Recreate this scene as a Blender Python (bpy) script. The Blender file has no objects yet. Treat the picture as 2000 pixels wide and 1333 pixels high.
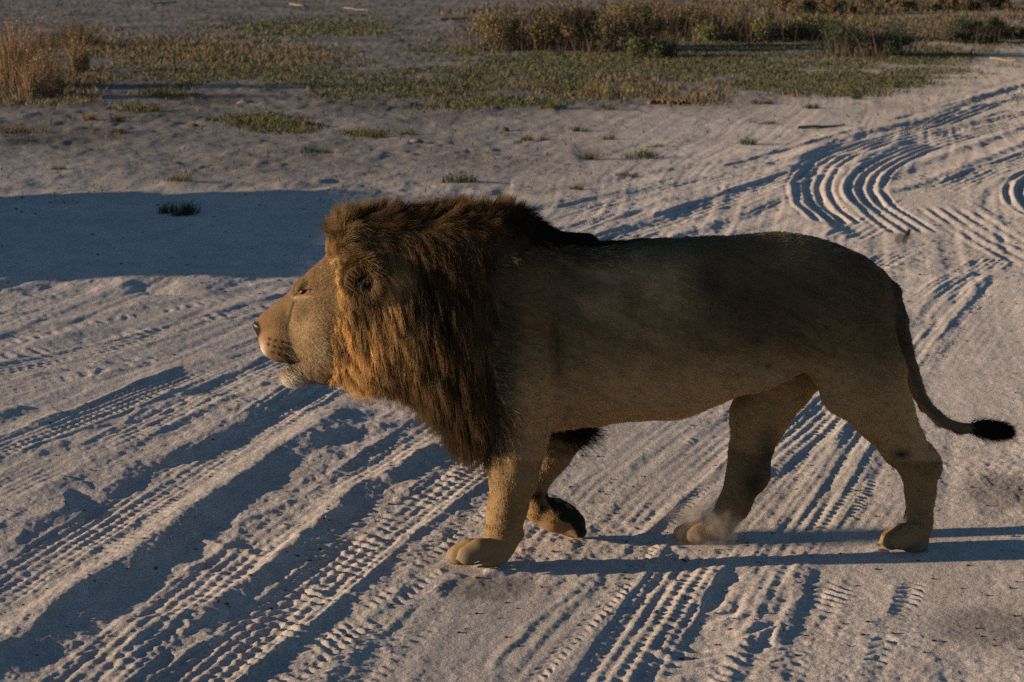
import bpy, math
import numpy as np

R = math.radians
rng = np.random.default_rng(11)
sc = bpy.context.scene
COL = sc.collection

# ------------------------------------------------------------------ camera, sky, sun, exposure
PITCH = R(11.7)
CAM_H = 2.3
FPX = 3780.0                     # focal length in photo pixels (photo is 2000 x 1333)
cam_data = bpy.data.cameras.new('camera')
cam = bpy.data.objects.new('camera', cam_data)
COL.objects.link(cam)
cam.location = (0, 0, CAM_H)
cam.rotation_euler = (math.pi / 2 - PITCH, 0, 0)
cam_data.sensor_width = 36
cam_data.lens = 36 * FPX / 2000
cam_data.clip_end = 3000
cam_data.dof.use_dof = True
cam_data.dof.focus_distance = 7.15
cam_data.dof.aperture_fstop = 7.0
sc.camera = cam

SUN_EL, SUN_AZ = R(9.2), R(5.0)          # light comes from the left, a touch from the camera's side
to_sun = np.array([-math.cos(SUN_AZ) * math.cos(SUN_EL), -math.sin(SUN_AZ) * math.cos(SUN_EL), math.sin(SUN_EL)])
world = bpy.data.worlds.new('World')
sc.world = world
world.use_nodes = True
nt = world.node_tree
sky = nt.nodes.new('ShaderNodeTexSky')
sky.sky_type = 'NISHITA'
sky.sun_disc = False
sky.sun_elevation = SUN_EL
sky.sun_rotation = math.atan2(to_sun[0], to_sun[1])
sky.air_density = 1.0
sky.dust_density = 0.3
sky.ozone_density = 3.5
nt.links.new(sky.outputs[0], nt.nodes['Background'].inputs[0])
nt.nodes['Background'].inputs[1].default_value = 0.066
sun_data = bpy.data.lights.new('sun', 'SUN')
sun_data.energy = 5.0
sun_data.angle = R(0.55)
sun_data.color = (1.0, 0.795, 0.565)
sun = bpy.data.objects.new('sun', sun_data)
COL.objects.link(sun)
from mathutils import Vector
sun.rotation_euler = Vector(to_sun).to_track_quat('Z', 'Y').to_euler()
sun.location = tuple(to_sun * 50)
sc.view_settings.view_transform = 'Standard'
sc.view_settings.look = 'None'
sc.view_settings.gamma = 1.0
sc.view_settings.use_curve_mapping = False
sc.view_settings.exposure = 0.84
sc.render.engine = 'CYCLES'
sc.cycles.use_denoising = False          # the photograph is grainy

# ------------------------------------------------------------------ helpers
CP, SP = math.cos(PITCH), math.sin(PITCH)

def ray(px, py):
    u = (np.asarray(px, float) - 1000) / FPX
    v = (666.5 - np.asarray(py, float)) / FPX
    return u, CP + v * SP, -SP + v * CP

def G(px, py):
    """ground point seen at a photo pixel"""
    dx, dy, dz = ray(px, py)
    t = -CAM_H / dz
    return np.stack([t * dx, t * dy], -1)

SL, Y0 = 0.135, 7.05            # the lion's median plane: Y = Y0 + SL * X
XK, SLH = -0.60, -0.150          # ahead of the neck the head turns a little away
def ymid(X):
    return np.where(np.asarray(X) < XK, Y0 + SL * XK + SLH * (np.asarray(X) - XK), Y0 + SL * np.asarray(X))

def P(px, py, off=0.0):
    dx, dy, dz = ray(px, py)
    t = (Y0 + off) / (dy - SL * dx)
    th = (Y0 + SL * XK - SLH * XK + off) / (dy - SLH * dx)
    t = np.where(t * dx < XK, th, t)
    return np.array([t * dx, t * dy, CAM_H + t * dz])

def proj(X, Y, Z):
    dz = Z - CAM_H
    f = Y * CP - dz * SP
    return 1000 + FPX * X / f, 666.5 - FPX * (Y * SP + dz * CP) / f

M = 0.00190                      # metres per photo pixel at the lion

def sstep(a, b, x):
    t = np.clip((x - a) / (b - a), 0, 1)
    return t * t * (3 - 2 * t)

LAT = rng.random((256, 256)).astype(np.float32)
def noise2(x, y):
    xi = np.floor(x).astype(np.int64); yi = np.floor(y).astype(np.int64)
    fx = (x - xi).astype(np.float32); fy = (y - yi).astype(np.float32)
    fx = fx * fx * fx * (fx * (fx * 6 - 15) + 10); fy = fy * fy * fy * (fy * (fy * 6 - 15) + 10)
    x0 = xi & 255; x1 = (xi + 1) & 255; y0 = yi & 255; y1 = (yi + 1) & 255
    a = LAT[x0, y0]; b = LAT[x1, y0]; c = LAT[x0, y1]; d = LAT[x1, y1]
    return ((a + (b - a) * fx) * (1 - fy) + (c + (d - c) * fx) * fy) * 2 - 1

def fbm(x, y, o=3, gain=0.5):
    s = 0; a = 1.0
    for k in range(o):
        s = s + a * noise2(x + 17.3 * k, y + 9.1 * k)
        x = x * 2.03; y = y * 2.03; a *= gain
    return s

def link(name, data, parent=None, **props):
    o = bpy.data.objects.new(name, data)
    COL.objects.link(o)
    if parent is not None:
        o.parent = parent
    for k, v in props.items():
        o[k] = v
    return o

def np_mesh(name, V, F, mat=None, smooth=False, colors=None, mat2=None):
    V = np.ascontiguousarray(V, np.float32); F = np.ascontiguousarray(F, np.int32)
    me = bpy.data.meshes.new(name)
    n = F.shape[1]
    me.vertices.add(len(V)); me.vertices.foreach_set('co', V.ravel())
    me.loops.add(F.size); me.loops.foreach_set('vertex_index', F.ravel())
    me.polygons.add(len(F))
    me.polygons.foreach_set('loop_start', np.arange(0, F.size, n, dtype=np.int32))
    me.polygons.foreach_set('loop_total', np.full(len(F), n, np.int32))
    if smooth:
        me.polygons.foreach_set('use_smooth', np.ones(len(F), bool))
    me.update(calc_edges=True)
    if colors is not None:
        c = np.ones((len(V), 4), np.float32); c[:, :3] = colors
        a = me.color_attributes.new('tint', 'FLOAT_COLOR', 'POINT')
        a.data.foreach_set('color', c.ravel())
    if mat:
        me.materials.append(mat)
    return me

def new_mat(name, color=(.5, .5, .5), rough=.8, spec=.3, attr=None, noise=None, bump=None):
    m = bpy.data.materials.new(name); m.use_nodes = True
    n = m.node_tree.nodes; l = m.node_tree.links
    b = n['Principled BSDF']
    b.inputs['Base Color'].default_value = (*color, 1)
    b.inputs['Roughness'].default_value = rough
    b.inputs['Specular IOR Level'].default_value = spec
    src = None
    if attr:
        at = n.new('ShaderNodeAttribute'); at.attribute_name = attr
        src = at.outputs['Color']
    tc = n.new('ShaderNodeTexCoord')
    if noise:
        scale, amt = noise
        nz = n.new('ShaderNodeTexNoise'); nz.inputs['Scale'].default_value = scale; nz.inputs['Detail'].default_value = 5
        l.new(tc.outputs['Object'], nz.inputs['Vector'])
        mr = n.new('ShaderNodeMapRange'); mr.inputs[3].default_value = 1 - amt; mr.inputs[4].default_value = 1 + amt
        mr.inputs[1].default_value = .25; mr.inputs[2].default_value = .75
        l.new(nz.outputs[0], mr.inputs[0])
        mx = n.new('ShaderNodeMix'); mx.data_type = 'RGBA'; mx.blend_type = 'MULTIPLY'
        mx.inputs['Factor'].default_value = 1
        if src:
            l.new(src, mx.inputs[6])
        else:
            mx.inputs[6].default_value = (*color, 1)
        l.new(mr.outputs[0], mx.inputs[7])
        src = mx.outputs[2]
    if src:
        l.new(src, b.inputs['Base Color'])
    if bump:
        scale, dist = bump
        nz = n.new('ShaderNodeTexNoise'); nz.inputs['Scale'].default_value = scale; nz.inputs['Detail'].default_value = 6
        l.new(tc.outputs['Object'], nz.inputs['Vector'])
        bp = n.new('ShaderNodeBump'); bp.inputs['Distance'].default_value = dist
        l.new(nz.outputs[0], bp.inputs['Height']); l.new(bp.outputs[0], b.inputs['Normal'])
    return m

# ------------------------------------------------------------------ ground relief
def catmull(pts, n=14):
    p = np.asarray(pts, float)
    if len(p) == 2:
        t = np.linspace(0, 1, n)[:, None]
        return p[0] * (1 - t) + p[1] * t
    q = np.vstack([2 * p[0] - p[1], p, 2 * p[-1] - p[-2]])
    out = []
    for i in range(1, len(q) - 2):
        t = np.linspace(0, 1, n, endpoint=False)[:, None]
        a, b, c, d = q[i - 1], q[i], q[i + 1], q[i + 2]
        out.append(.5 * (2 * b + (c - a) * t + (2 * a - 5 * b + 4 * c - d) * t ** 2 + (3 * b - a - 3 * c + d) * t ** 3))
    out.append(p[-1][None])
    return np.vstack(out)

# every mark in the sand: (kind, photo points of its crest or centre line, parameters)
MARKS = [
    # bold ridges lower left
    ('ridge', [(-60, 1105), (0, 1063), (28, 1058), (52, 1023), (119, 1004), (138, 966), (190, 964), (228, 942), (256, 909), (332, 895), (404, 866), (484, 819), (499, 804), (622, 743), (700, 712)], dict(h=.072, wl=.30, wr=.085, jit=.010)),
    ('ridge', [(-80, 1345), (0, 1275), (62, 1237), (142, 1168), (214, 1123), (285, 1073), (356, 1018), (427, 966), (503, 914), (560, 876), (608, 847), (690, 790)], dict(h=.118, wl=.10, wr=.12, jit=.006)),
    ('ridge', [(200, 1400), (256, 1312), (266, 1260), (285, 1227), (332, 1217), (404, 1189), (475, 1151), (513, 1113), (594, 1051), (655, 994), (712, 947), (807, 899), (878, 861), (960, 815)], dict(h=.072, wl=.08, wr=.09, jit=.016)),
    ('lugs', [(420, 1400), (480, 1290), (560, 1190), (655, 1085), (740, 1010), (830, 950), (930, 890)], dict(w=.12, a=.015, p=.074, skew=.9)),
    ('ridge', [(560, 872), (690, 838), (770, 826), (862, 818)], dict(h=.04, wl=.10, wr=.08, jit=.02)),
    ('ridge', [(330, 1020), (400, 1050), (465, 1080), (520, 1105)], dict(h=.028, wl=.05, wr=.05, jit=.02)),
    ('ridge', [(290, 1075), (360, 1105), (430, 1130), (470, 1140)], dict(h=.022, wl=.05, wr=.05, jit=.02)),
    ('ridge', [(445, 1030), (510, 1000), (575, 972)], dict(h=.018, wl=.05, wr=.04, jit=.02)),
    ('ridge', [(110, 1270), (190, 1215), (255, 1178)], dict(h=.022, wl=.06, wr=.05, jit=.02)),
    ('ridge', [(600, 855), (650, 890), (690, 910)], dict(h=.02, wl=.05, wr=.05, jit=.02)),
    ('lugs', [(150, 1110), (300, 990), (450, 890), (620, 790)], dict(w=.09, a=.007, p=.05, skew=.5)),
    # line treads, bottom centre
    ('ridge', [(390, 1400), (480, 1318), (570, 1250), (665, 1172), (760, 1078), (830, 1030), (900, 970), (1010, 900)], dict(h=.022, wl=.05, wr=.035, jit=.008)),
    ('lugs', [(470, 1400), (560, 1308), (700, 1190), (800, 1110), (900, 1032), (1010, 945)], dict(w=.05, a=.013, p=.06, skew=.6)),
    ('lugs', [(520, 1400), (594, 1333), (740, 1215), (850, 1130), (930, 1070)], dict(w=.04, a=.012, p=.055, skew=-.5)),
    ('ridge', [(560, 1400), (640, 1320), (760, 1222), (870, 1132), (950, 1050)], dict(h=.012, wl=.04, wr=.03, jit=.01)),
    ('lugs', [(640, 1400), (712, 1333), (760, 1285), (817, 1236), (870, 1190)], dict(w=.05, a=.009, p=.06, skew=.4)),
    # centre right
    ('ridge', [(940, 1333), (1000, 1260), (1100, 1172), (1200, 1095), (1325, 980), (1420, 900), (1500, 820)], dict(h=.009, wl=.025, wr=.02, jit=.006)),
    ('ridge', [(960, 1350), (1000, 1310), (1110, 1195), (1215, 1085), (1335, 980), (1430, 905)], dict(h=.009, wl=.025, wr=.02, jit=.006)),
    ('lugs', [(1000, 1380), (1050, 1325), (1120, 1250), (1190, 1180), (1260, 1085), (1320, 1010), (1400, 930)], dict(w=.03, a=.012, p=.05, skew=.6)),
    ('ridge', [(1030, 1390), (1085, 1333), (1180, 1210), (1268, 1098), (1345, 1035), (1410, 975)], dict(h=.020, wl=.06, wr=.05, jit=.006)),
    ('ridge', [(1180, 1400), (1225, 1333), (1290, 1250), (1338, 1182), (1385, 1130), (1435, 1088)], dict(h=.045, wl=.12, wr=.07, jit=.012)),
    ('lugs', [(1300, 1170), (1380, 1210), (1440, 1250), (1530, 1275)], dict(w=.16, a=.011, p=.10, skew=.9)),
    ('lugs', [(1270, 1400), (1300, 1330), (1350, 1270), (1400, 1220)], dict(w=.14, a=.012, p=.09, skew=-.8)),
    ('ridge', [(1400, 1400), (1440, 1270), (1462, 1195), (1468, 1150), (1478, 1095)], dict(h=.018, wl=.05, wr=.04, jit=.01)),
    ('ridge', [(1440, 1300), (1486, 1198), (1505, 1150), (1522, 1095)], dict(h=.022, wl=.04, wr=.04, jit=.01)),
    ('ridge', [(1500, 1270), (1540, 1185), (1552, 1140), (1567, 1090)], dict(h=.022, wl=.04, wr=.04, jit=.01)),
    ('lugs', [(1520, 1340), (1570, 1240), (1600, 1170), (1620, 1100)], dict(w=.05, a=.011, p=.06, skew=.5)),
    ('lugs', [(1600, 1260), (1650, 1180), (1690, 1120)], dict(w=.05, a=.010, p=.055, skew=-.5)),
    ('lugs', [(1400, 1360), (1440, 1310), (1500, 1250)], dict(w=.06, a=.010, p=.06, skew=-.5)),
    ('ridge', [(1720, 1210), (1738, 1170), (1750, 1138)], dict(h=.014, wl=.03, wr=.03, jit=.01)),
    ('lugs', [(1750, 1215), (1775, 1170), (1790, 1130)], dict(w=.04, a=.009, p=.05, skew=.5)),
    ('lugs', [(1680, 1360), (1720, 1280), (1735, 1240)], dict(w=.04, a=.010, p=.06, skew=.5)),
    ('lugs', [(1700, 1320), (1800, 1230), (1900, 1160)], dict(w=.12, a=.004, p=.06, skew=.5)),
    # beyond the hind legs
    ('ridge', [(1555, 1030), (1576, 994), (1598, 950), (1616, 918), (1668, 825), (1710, 760), (1760, 690)], dict(h=.024, wl=.05, wr=.045, jit=.01)),
    ('ridge', [(1600, 1020), (1650, 930), (1690, 865), (1740, 790)], dict(h=.014, wl=.04, wr=.03, jit=.01)),
    ('ridge', [(1620, 1030), (1634, 988), (1698, 868), (1748, 796)], dict(h=.022, wl=.05, wr=.05, jit=.01)),
    ('lugs', [(1640, 1030), (1665, 985), (1720, 880)], dict(w=.05, a=.009, p=.05, skew=.5)),
    ('ridge', [(1440, 960), (1503, 921), (1580, 862), (1655, 802), (1740, 720)], dict(h=.018, wl=.05, wr=.045, jit=.01)),
    ('lugs', [(1520, 960), (1600, 880), (1680, 800)], dict(w=.06, a=.006, p=.05, skew=.5)),
    ('lugs', [(1130, 1000), (1250, 920), (1380, 830)], dict(w=.05, a=.005, p=.05, skew=.5)),
    ('ridge', [(1200, 930), (1290, 870), (1380, 810)], dict(h=.006, wl=.03, wr=.03, jit=.01)),
    # right of the rump
    ('ridge', [(1775, 650), (1802, 600), (1835, 565), (1870, 545), (1908, 528)], dict(h=.030, wl=.12, wr=.05, jit=.01)),
    ('ridge', [(1788, 680), (1830, 610), (1870, 562)], dict(h=.018, wl=.04, wr=.035, jit=.01)),
    ('ridge', [(1796, 722), (1850, 640), (1890, 590), (1935, 535)], dict(h=.026, wl=.06, wr=.05, jit=.01)),
    ('lugs', [(1810, 730), (1870, 640), (1950, 545)], dict(w=.05, a=.008, p=.05, skew=.5)),
    ('lugs', [(1735, 548), (1765, 520), (1800, 500)], dict(w=.12, a=.014, p=.11, skew=.1)),
    ('lugs', [(1800, 472), (1840, 484)], dict(w=.16, a=.02, p=.13, skew=.3)),
    ('lugs', [(1830, 440), (1880, 448)], dict(w=.16, a=.02, p=.13, skew=.3)),
    # sweeping curves upper right
    ('ridge', [(2100, 140), (2000, 165), (1917, 187), (1807, 231), (1670, 264), (1587, 297), (1554, 341), (1549, 374), (1565, 407), (1604, 435), (1660, 470)], dict(h=.075, wl=.26, wr=.12, jit=.01)),
    ('ribs', [(2100, 165), (2000, 187), (1917, 208), (1820, 246), (1700, 282), (1620, 315), (1588, 350), (1582, 378), (1598, 408), (1640, 440)], dict(w=.22, a=.028, p=.11)),
    ('ridge', [(2100, 195), (2000, 220), (1890, 242), (1753, 280), (1670, 325), (1648, 363), (1659, 396), (1692, 418)], dict(h=.065, wl=.2, wr=.12, jit=.01)),
    ('ribs', [(2000, 240), (1890, 262), (1780, 296), (1710, 332), (1688, 365), (1695, 392), (1730, 420), (1790, 460)], dict(w=.22, a=.028, p=.11)),
    ('ridge', [(2080, 160), (1985, 190), (1900, 212), (1800, 252)], dict(h=.05, wl=.15, wr=.10, jit=.02)),
    ('ridge', [(2080, 225), (2000, 247), (1835, 308), (1760, 335), (1703, 357)], dict(h=.05, wl=.12, wr=.10, jit=.03)),
    ('ridge', [(2080, 250), (2000, 278), (1835, 345), (1714, 380)], dict(h=.045, wl=.10, wr=.10, jit=.03)),
    ('lugs', [(2050, 290), (1900, 345), (1780, 385)], dict(w=.2, a=.014, p=.14, skew=.5)),
    ('ridge', [(2050, 330), (1960, 350), (1925, 372), (1910, 395), (1930, 420), (1980, 450)], dict(h=.03, wl=.10, wr=.06, jit=.01)),
    ('ribs', [(2060, 330), (2010, 350), (1998, 375), (2010, 405), (2060, 430)], dict(w=.2, a=.026, p=.11)),
    ('ridge', [(1984, 350), (1980, 374), (1992, 405), (2030, 430)], dict(h=.04, wl=.12, wr=.06, jit=.01)),
    ('ribs', [(1840, 400), (1880, 430), (1950, 475), (2040, 520)], dict(w=.25, a=.012, p=.12)),
    # straight ruts heading up right above the lion's back
    ('ridge', [(960, 425), (1065, 401), (1230, 374), (1395, 346), (1549, 313), (1650, 285)], dict(h=.045, wl=.3, wr=.10, jit=.02)),
    ('ridge', [(1080, 490), (1164, 462), (1285, 418), (1450, 363), (1549, 325)], dict(h=.065, wl=.3, wr=.12, jit=.02)),
    ('ridge', [(1050, 455), (1150, 432), (1250, 408), (1330, 385)], dict(h=.045, wl=.2, wr=.10, jit=.02)),
    ('ridge', [(1250, 485), (1340, 456), (1450, 418), (1549, 380)], dict(h=.045, wl=.15, wr=.09, jit=.02)),
    ('ridge', [(1400, 465), (1480, 440), (1560, 415)], dict(h=.03, wl=.12, wr=.08, jit=.02)),
    ('ridge', [(1180, 455), (1300, 425), (1420, 388), (1500, 360)], dict(h=.02, wl=.08, wr=.06, jit=.02)),
    ('ridge', [(1000, 385), (1130, 362), (1280, 335), (1400, 318), (1560, 285), (1750, 232), (1900, 180), (2000, 150)], dict(h=.03, wl=.3, wr=.09, jit=.02)),
    ('lugs', [(1250, 450), (1400, 400), (1550, 350)], dict(w=.18, a=.01, p=.12, skew=.5)),
    # left, beside the head
    ('ridge', [(-80, 610), (0, 594), (108, 580), (209, 562), (330, 545)], dict(h=.04, wl=.22, wr=.09, jit=.02)),
    ('ridge', [(-80, 672), (0, 656), (72, 638), (162, 620), (270, 598), (360, 584), (468, 562), (576, 542), (660, 525)], dict(h=.034, wl=.12, wr=.08, jit=.012)),
    ('lugs', [(-80, 684), (0, 668), (162, 632), (360, 596), (576, 555)], dict(w=.11, a=.012, p=.10, skew=.5)),
    ('ridge', [(-80, 700), (0, 684), (108, 659), (252, 638), (324, 623), (432, 605), (540, 576), (640, 550)], dict(h=.034, wl=.10, wr=.08, jit=.012)),
    ('lugs', [(-80, 720), (0, 704), (252, 656), (432, 622), (560, 590)], dict(w=.14, a=.012, p=.09, skew=-.5)),
    ('ridge', [(40, 735), (72, 728), (150, 716), (223, 706)], dict(h=.025, wl=.08, wr=.06, jit=.02)),
    ('ridge', [(210, 768), (216, 760), (288, 746), (360, 719), (432, 700), (480, 692)], dict(h=.040, wl=.16, wr=.08, jit=.012)),
    ('ridge', [(290, 788), (315, 774), (360, 765), (410, 748), (457, 730)], dict(h=.034, wl=.12, wr=.07, jit=.012)),
    ('ridge', [(58, 834), (90, 820), (140, 812)], dict(h=.04, wl=.12, wr=.08, jit=.02)),
    ('ridge', [(-40, 828), (0, 812), (54, 794)], dict(h=.04, wl=.12, wr=.08, jit=.02)),
    ('ridge', [(134, 880), (180, 866), (252, 860), (360, 842)], dict(h=.035, wl=.10, wr=.07, jit=.03)),
    ('ridge', [(-50, 905), (0, 890), (70, 880), (144, 872)], dict(h=.045, wl=.12, wr=.08, jit=.03)),
    ('ridge', [(300, 770), (400, 775), (490, 800)], dict(h=.02, wl=.10, wr=.08, jit=.02)),
    ('ridge', [(-60, 575), (0, 552), (47, 526)], dict(h=.06, wl=.2, wr=.1, jit=.02)),
    ('lugs', [(60, 740), (200, 720), (330, 700)], dict(w=.15, a=.010, p=.12, skew=.6)),
    ('lugs', [(150, 800), (260, 820), (400, 830)], dict(w=.25, a=.010, p=.15, skew=.4)),
    ('tyre', [(-60, 1190), (300, 955), (620, 755), (900, 580), (1164, 455), (1450, 355), (1700, 275), (2000, 185)], dict(w=.12, a=.0075, p=.050)),
    ('tyre', [(-60, 1000), (250, 850), (560, 700), (900, 540), (1230, 405), (1549, 326)], dict(w=.11, a=.0075, p=.05)),
    ('tyre', [(60, 1420), (480, 1085), (790, 870), (1000, 720), (1250, 520), (1500, 400), (1700, 330)], dict(w=.12, a=.0065, p=.055)),
    ('tyre', [(300, 1400), (700, 1080), (1000, 850), (1250, 650), (1500, 480)], dict(w=.12, a=.008, p=.05)),
    ('tyre', [(-60, 900), (300, 760), (620, 630), (900, 500), (1230, 390)], dict(w=.12, a=.009, p=.05)),
    ('tyre', [(760, 1400), (1000, 1130), (1200, 930), (1420, 760), (1650, 560), (1800, 470)], dict(w=.11, a=.0045, p=.05)),
    ('tyre', [(870, 1400), (1115, 1130), (1320, 930), (1550, 740), (1750, 560)], dict(w=.11, a=.0065, p=.05)),
    ('tyre', [(1150, 1400), (1350, 1100), (1500, 920), (1690, 740), (1800, 600), (1950, 500)], dict(w=.12, a=.006, p=.05)),
    ('tyre', [(1500, 1400), (1600, 1150), (1750, 930), (1880, 700), (1990, 560)], dict(w=.11, a=.003, p=.05)),
    ('tyre', [(1390, 1400), (1520, 1120), (1660, 900), (1790, 690), (1920, 545)], dict(w=.11, a=.006, p=.05)),
    ('tyre', [(-60, 780), (300, 690), (600, 600), (800, 540)], dict(w=.13, a=.008, p=.06)),
    ('tyre', [(-60, 640), (250, 580), (560, 520), (700, 490)], dict(w=.13, a=.008, p=.06)),
    ('tyre', [(-60, 735), (250, 668), (560, 585), (700, 545)], dict(w=.12, a=.009, p=.055)),
    ('tyre', [(1100, 412), (1400, 338), (1700, 255), (2000, 172)], dict(w=.16, a=.014, p=.08)),
    ('tyre', [(1180, 470), (1450, 380), (1700, 300), (2000, 215)], dict(w=.16, a=.014, p=.08)),
    ('tyre', [(1640, 470), (1780, 400), (1900, 345), (2050, 290)], dict(w=.16, a=.014, p=.09)),
    ('ridge', [(420, 350), (470, 345), (520, 330)], dict(h=.05, wl=.2, wr=.12, jit=.03)),
    ('ridge', [(560, 375), (640, 352), (740, 322)], dict(h=.05, wl=.25, wr=.12, jit=.03)),
    ('ridge', [(620, 380), (700, 362), (820, 332)], dict(h=.04, wl=.2, wr=.12, jit=.03)),
]
MARKS_W = [(k, catmull(G(*np.array(p, float).T)), q) for k, p, q in MARKS]

PAW_PX = [(915, 1110, .15), (1765, 1078, .14), (1365, 1066, .13), (985, 1105, .12)]
PAWS = [(*G(a, b), r) for a, b, r in PAW_PX]
TYRE_SPOTS = []

# the mask of vegetated dry ground, as soft ellipses on the ground seen at photo points
def veg_masks(X, Y):
    px, py = proj(X, np.maximum(Y, 1.0), np.zeros_like(X))
    def blob(cx, cy, rx, ry):
        return np.clip(1.25 - np.sqrt(((px - cx) / rx) ** 2 + ((py - cy) / ry) ** 2), 0, 1)
    green = np.zeros_like(X); brown = np.zeros_like(X)
    for b in [(1420, 120, 480, 55), (1560, 150, 260, 44), (1100, 130, 330, 50), (480, 140, 330, 34), (760, 172, 330, 34), (1010, 150, 240, 55), (1120, 165, 110, 40), (1290, 110, 230, 28), (1480, 135, 260, 32),
              (1640, 155, 200, 36), (1500, 85, 420, 26), (640, 55, 260, 20), (1750, 120, 160, 28), (1900, 75, 180, 18), (1000, 195, 260, 22),
              (1340, 150, 120, 22), (870, 210, 110, 14), (320, 185, 90, 14), (700, 262, 70, 12), (500, 235, 70, 14), (260, 212, 60, 14), (560, 250, 90, 18)]:
        green = np.maximum(green, blob(*b))
    for b in [(1500, 60, 520, 60), (1150, 170, 330, 40), (260, 95, 240, 36), (70, 150, 160, 60), (420, 110, 260, 30), (1180, 60, 330, 50), (1700, 10, 420, 26), (560, 120, 160, 22)]:
        brown = np.maximum(brown, blob(*b))
    br = noise2(X * 1.1 + 3, Y * 0.6) * .5 + noise2(X * 3.1, Y * 1.6) * .35
    br = br * 1.5 + .5 * noise2(X * .45 + 9, Y * .22)
    green = np.clip(green * 1.5 + br * .9 - .35, 0, 1) * (green > 0)
    brown = np.clip(brown * 1.5 + br * .9 - .25, 0, 1) * (brown > 0)
    dirt = sstep(420, 215, py + 45 * noise2(X * .35, Y * .2) + 25 * noise2(X * 1.3, Y * .8) + 0.19 * np.clip(px - 950, 0, 1200))
    return green, brown, dirt, px, py

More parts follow.
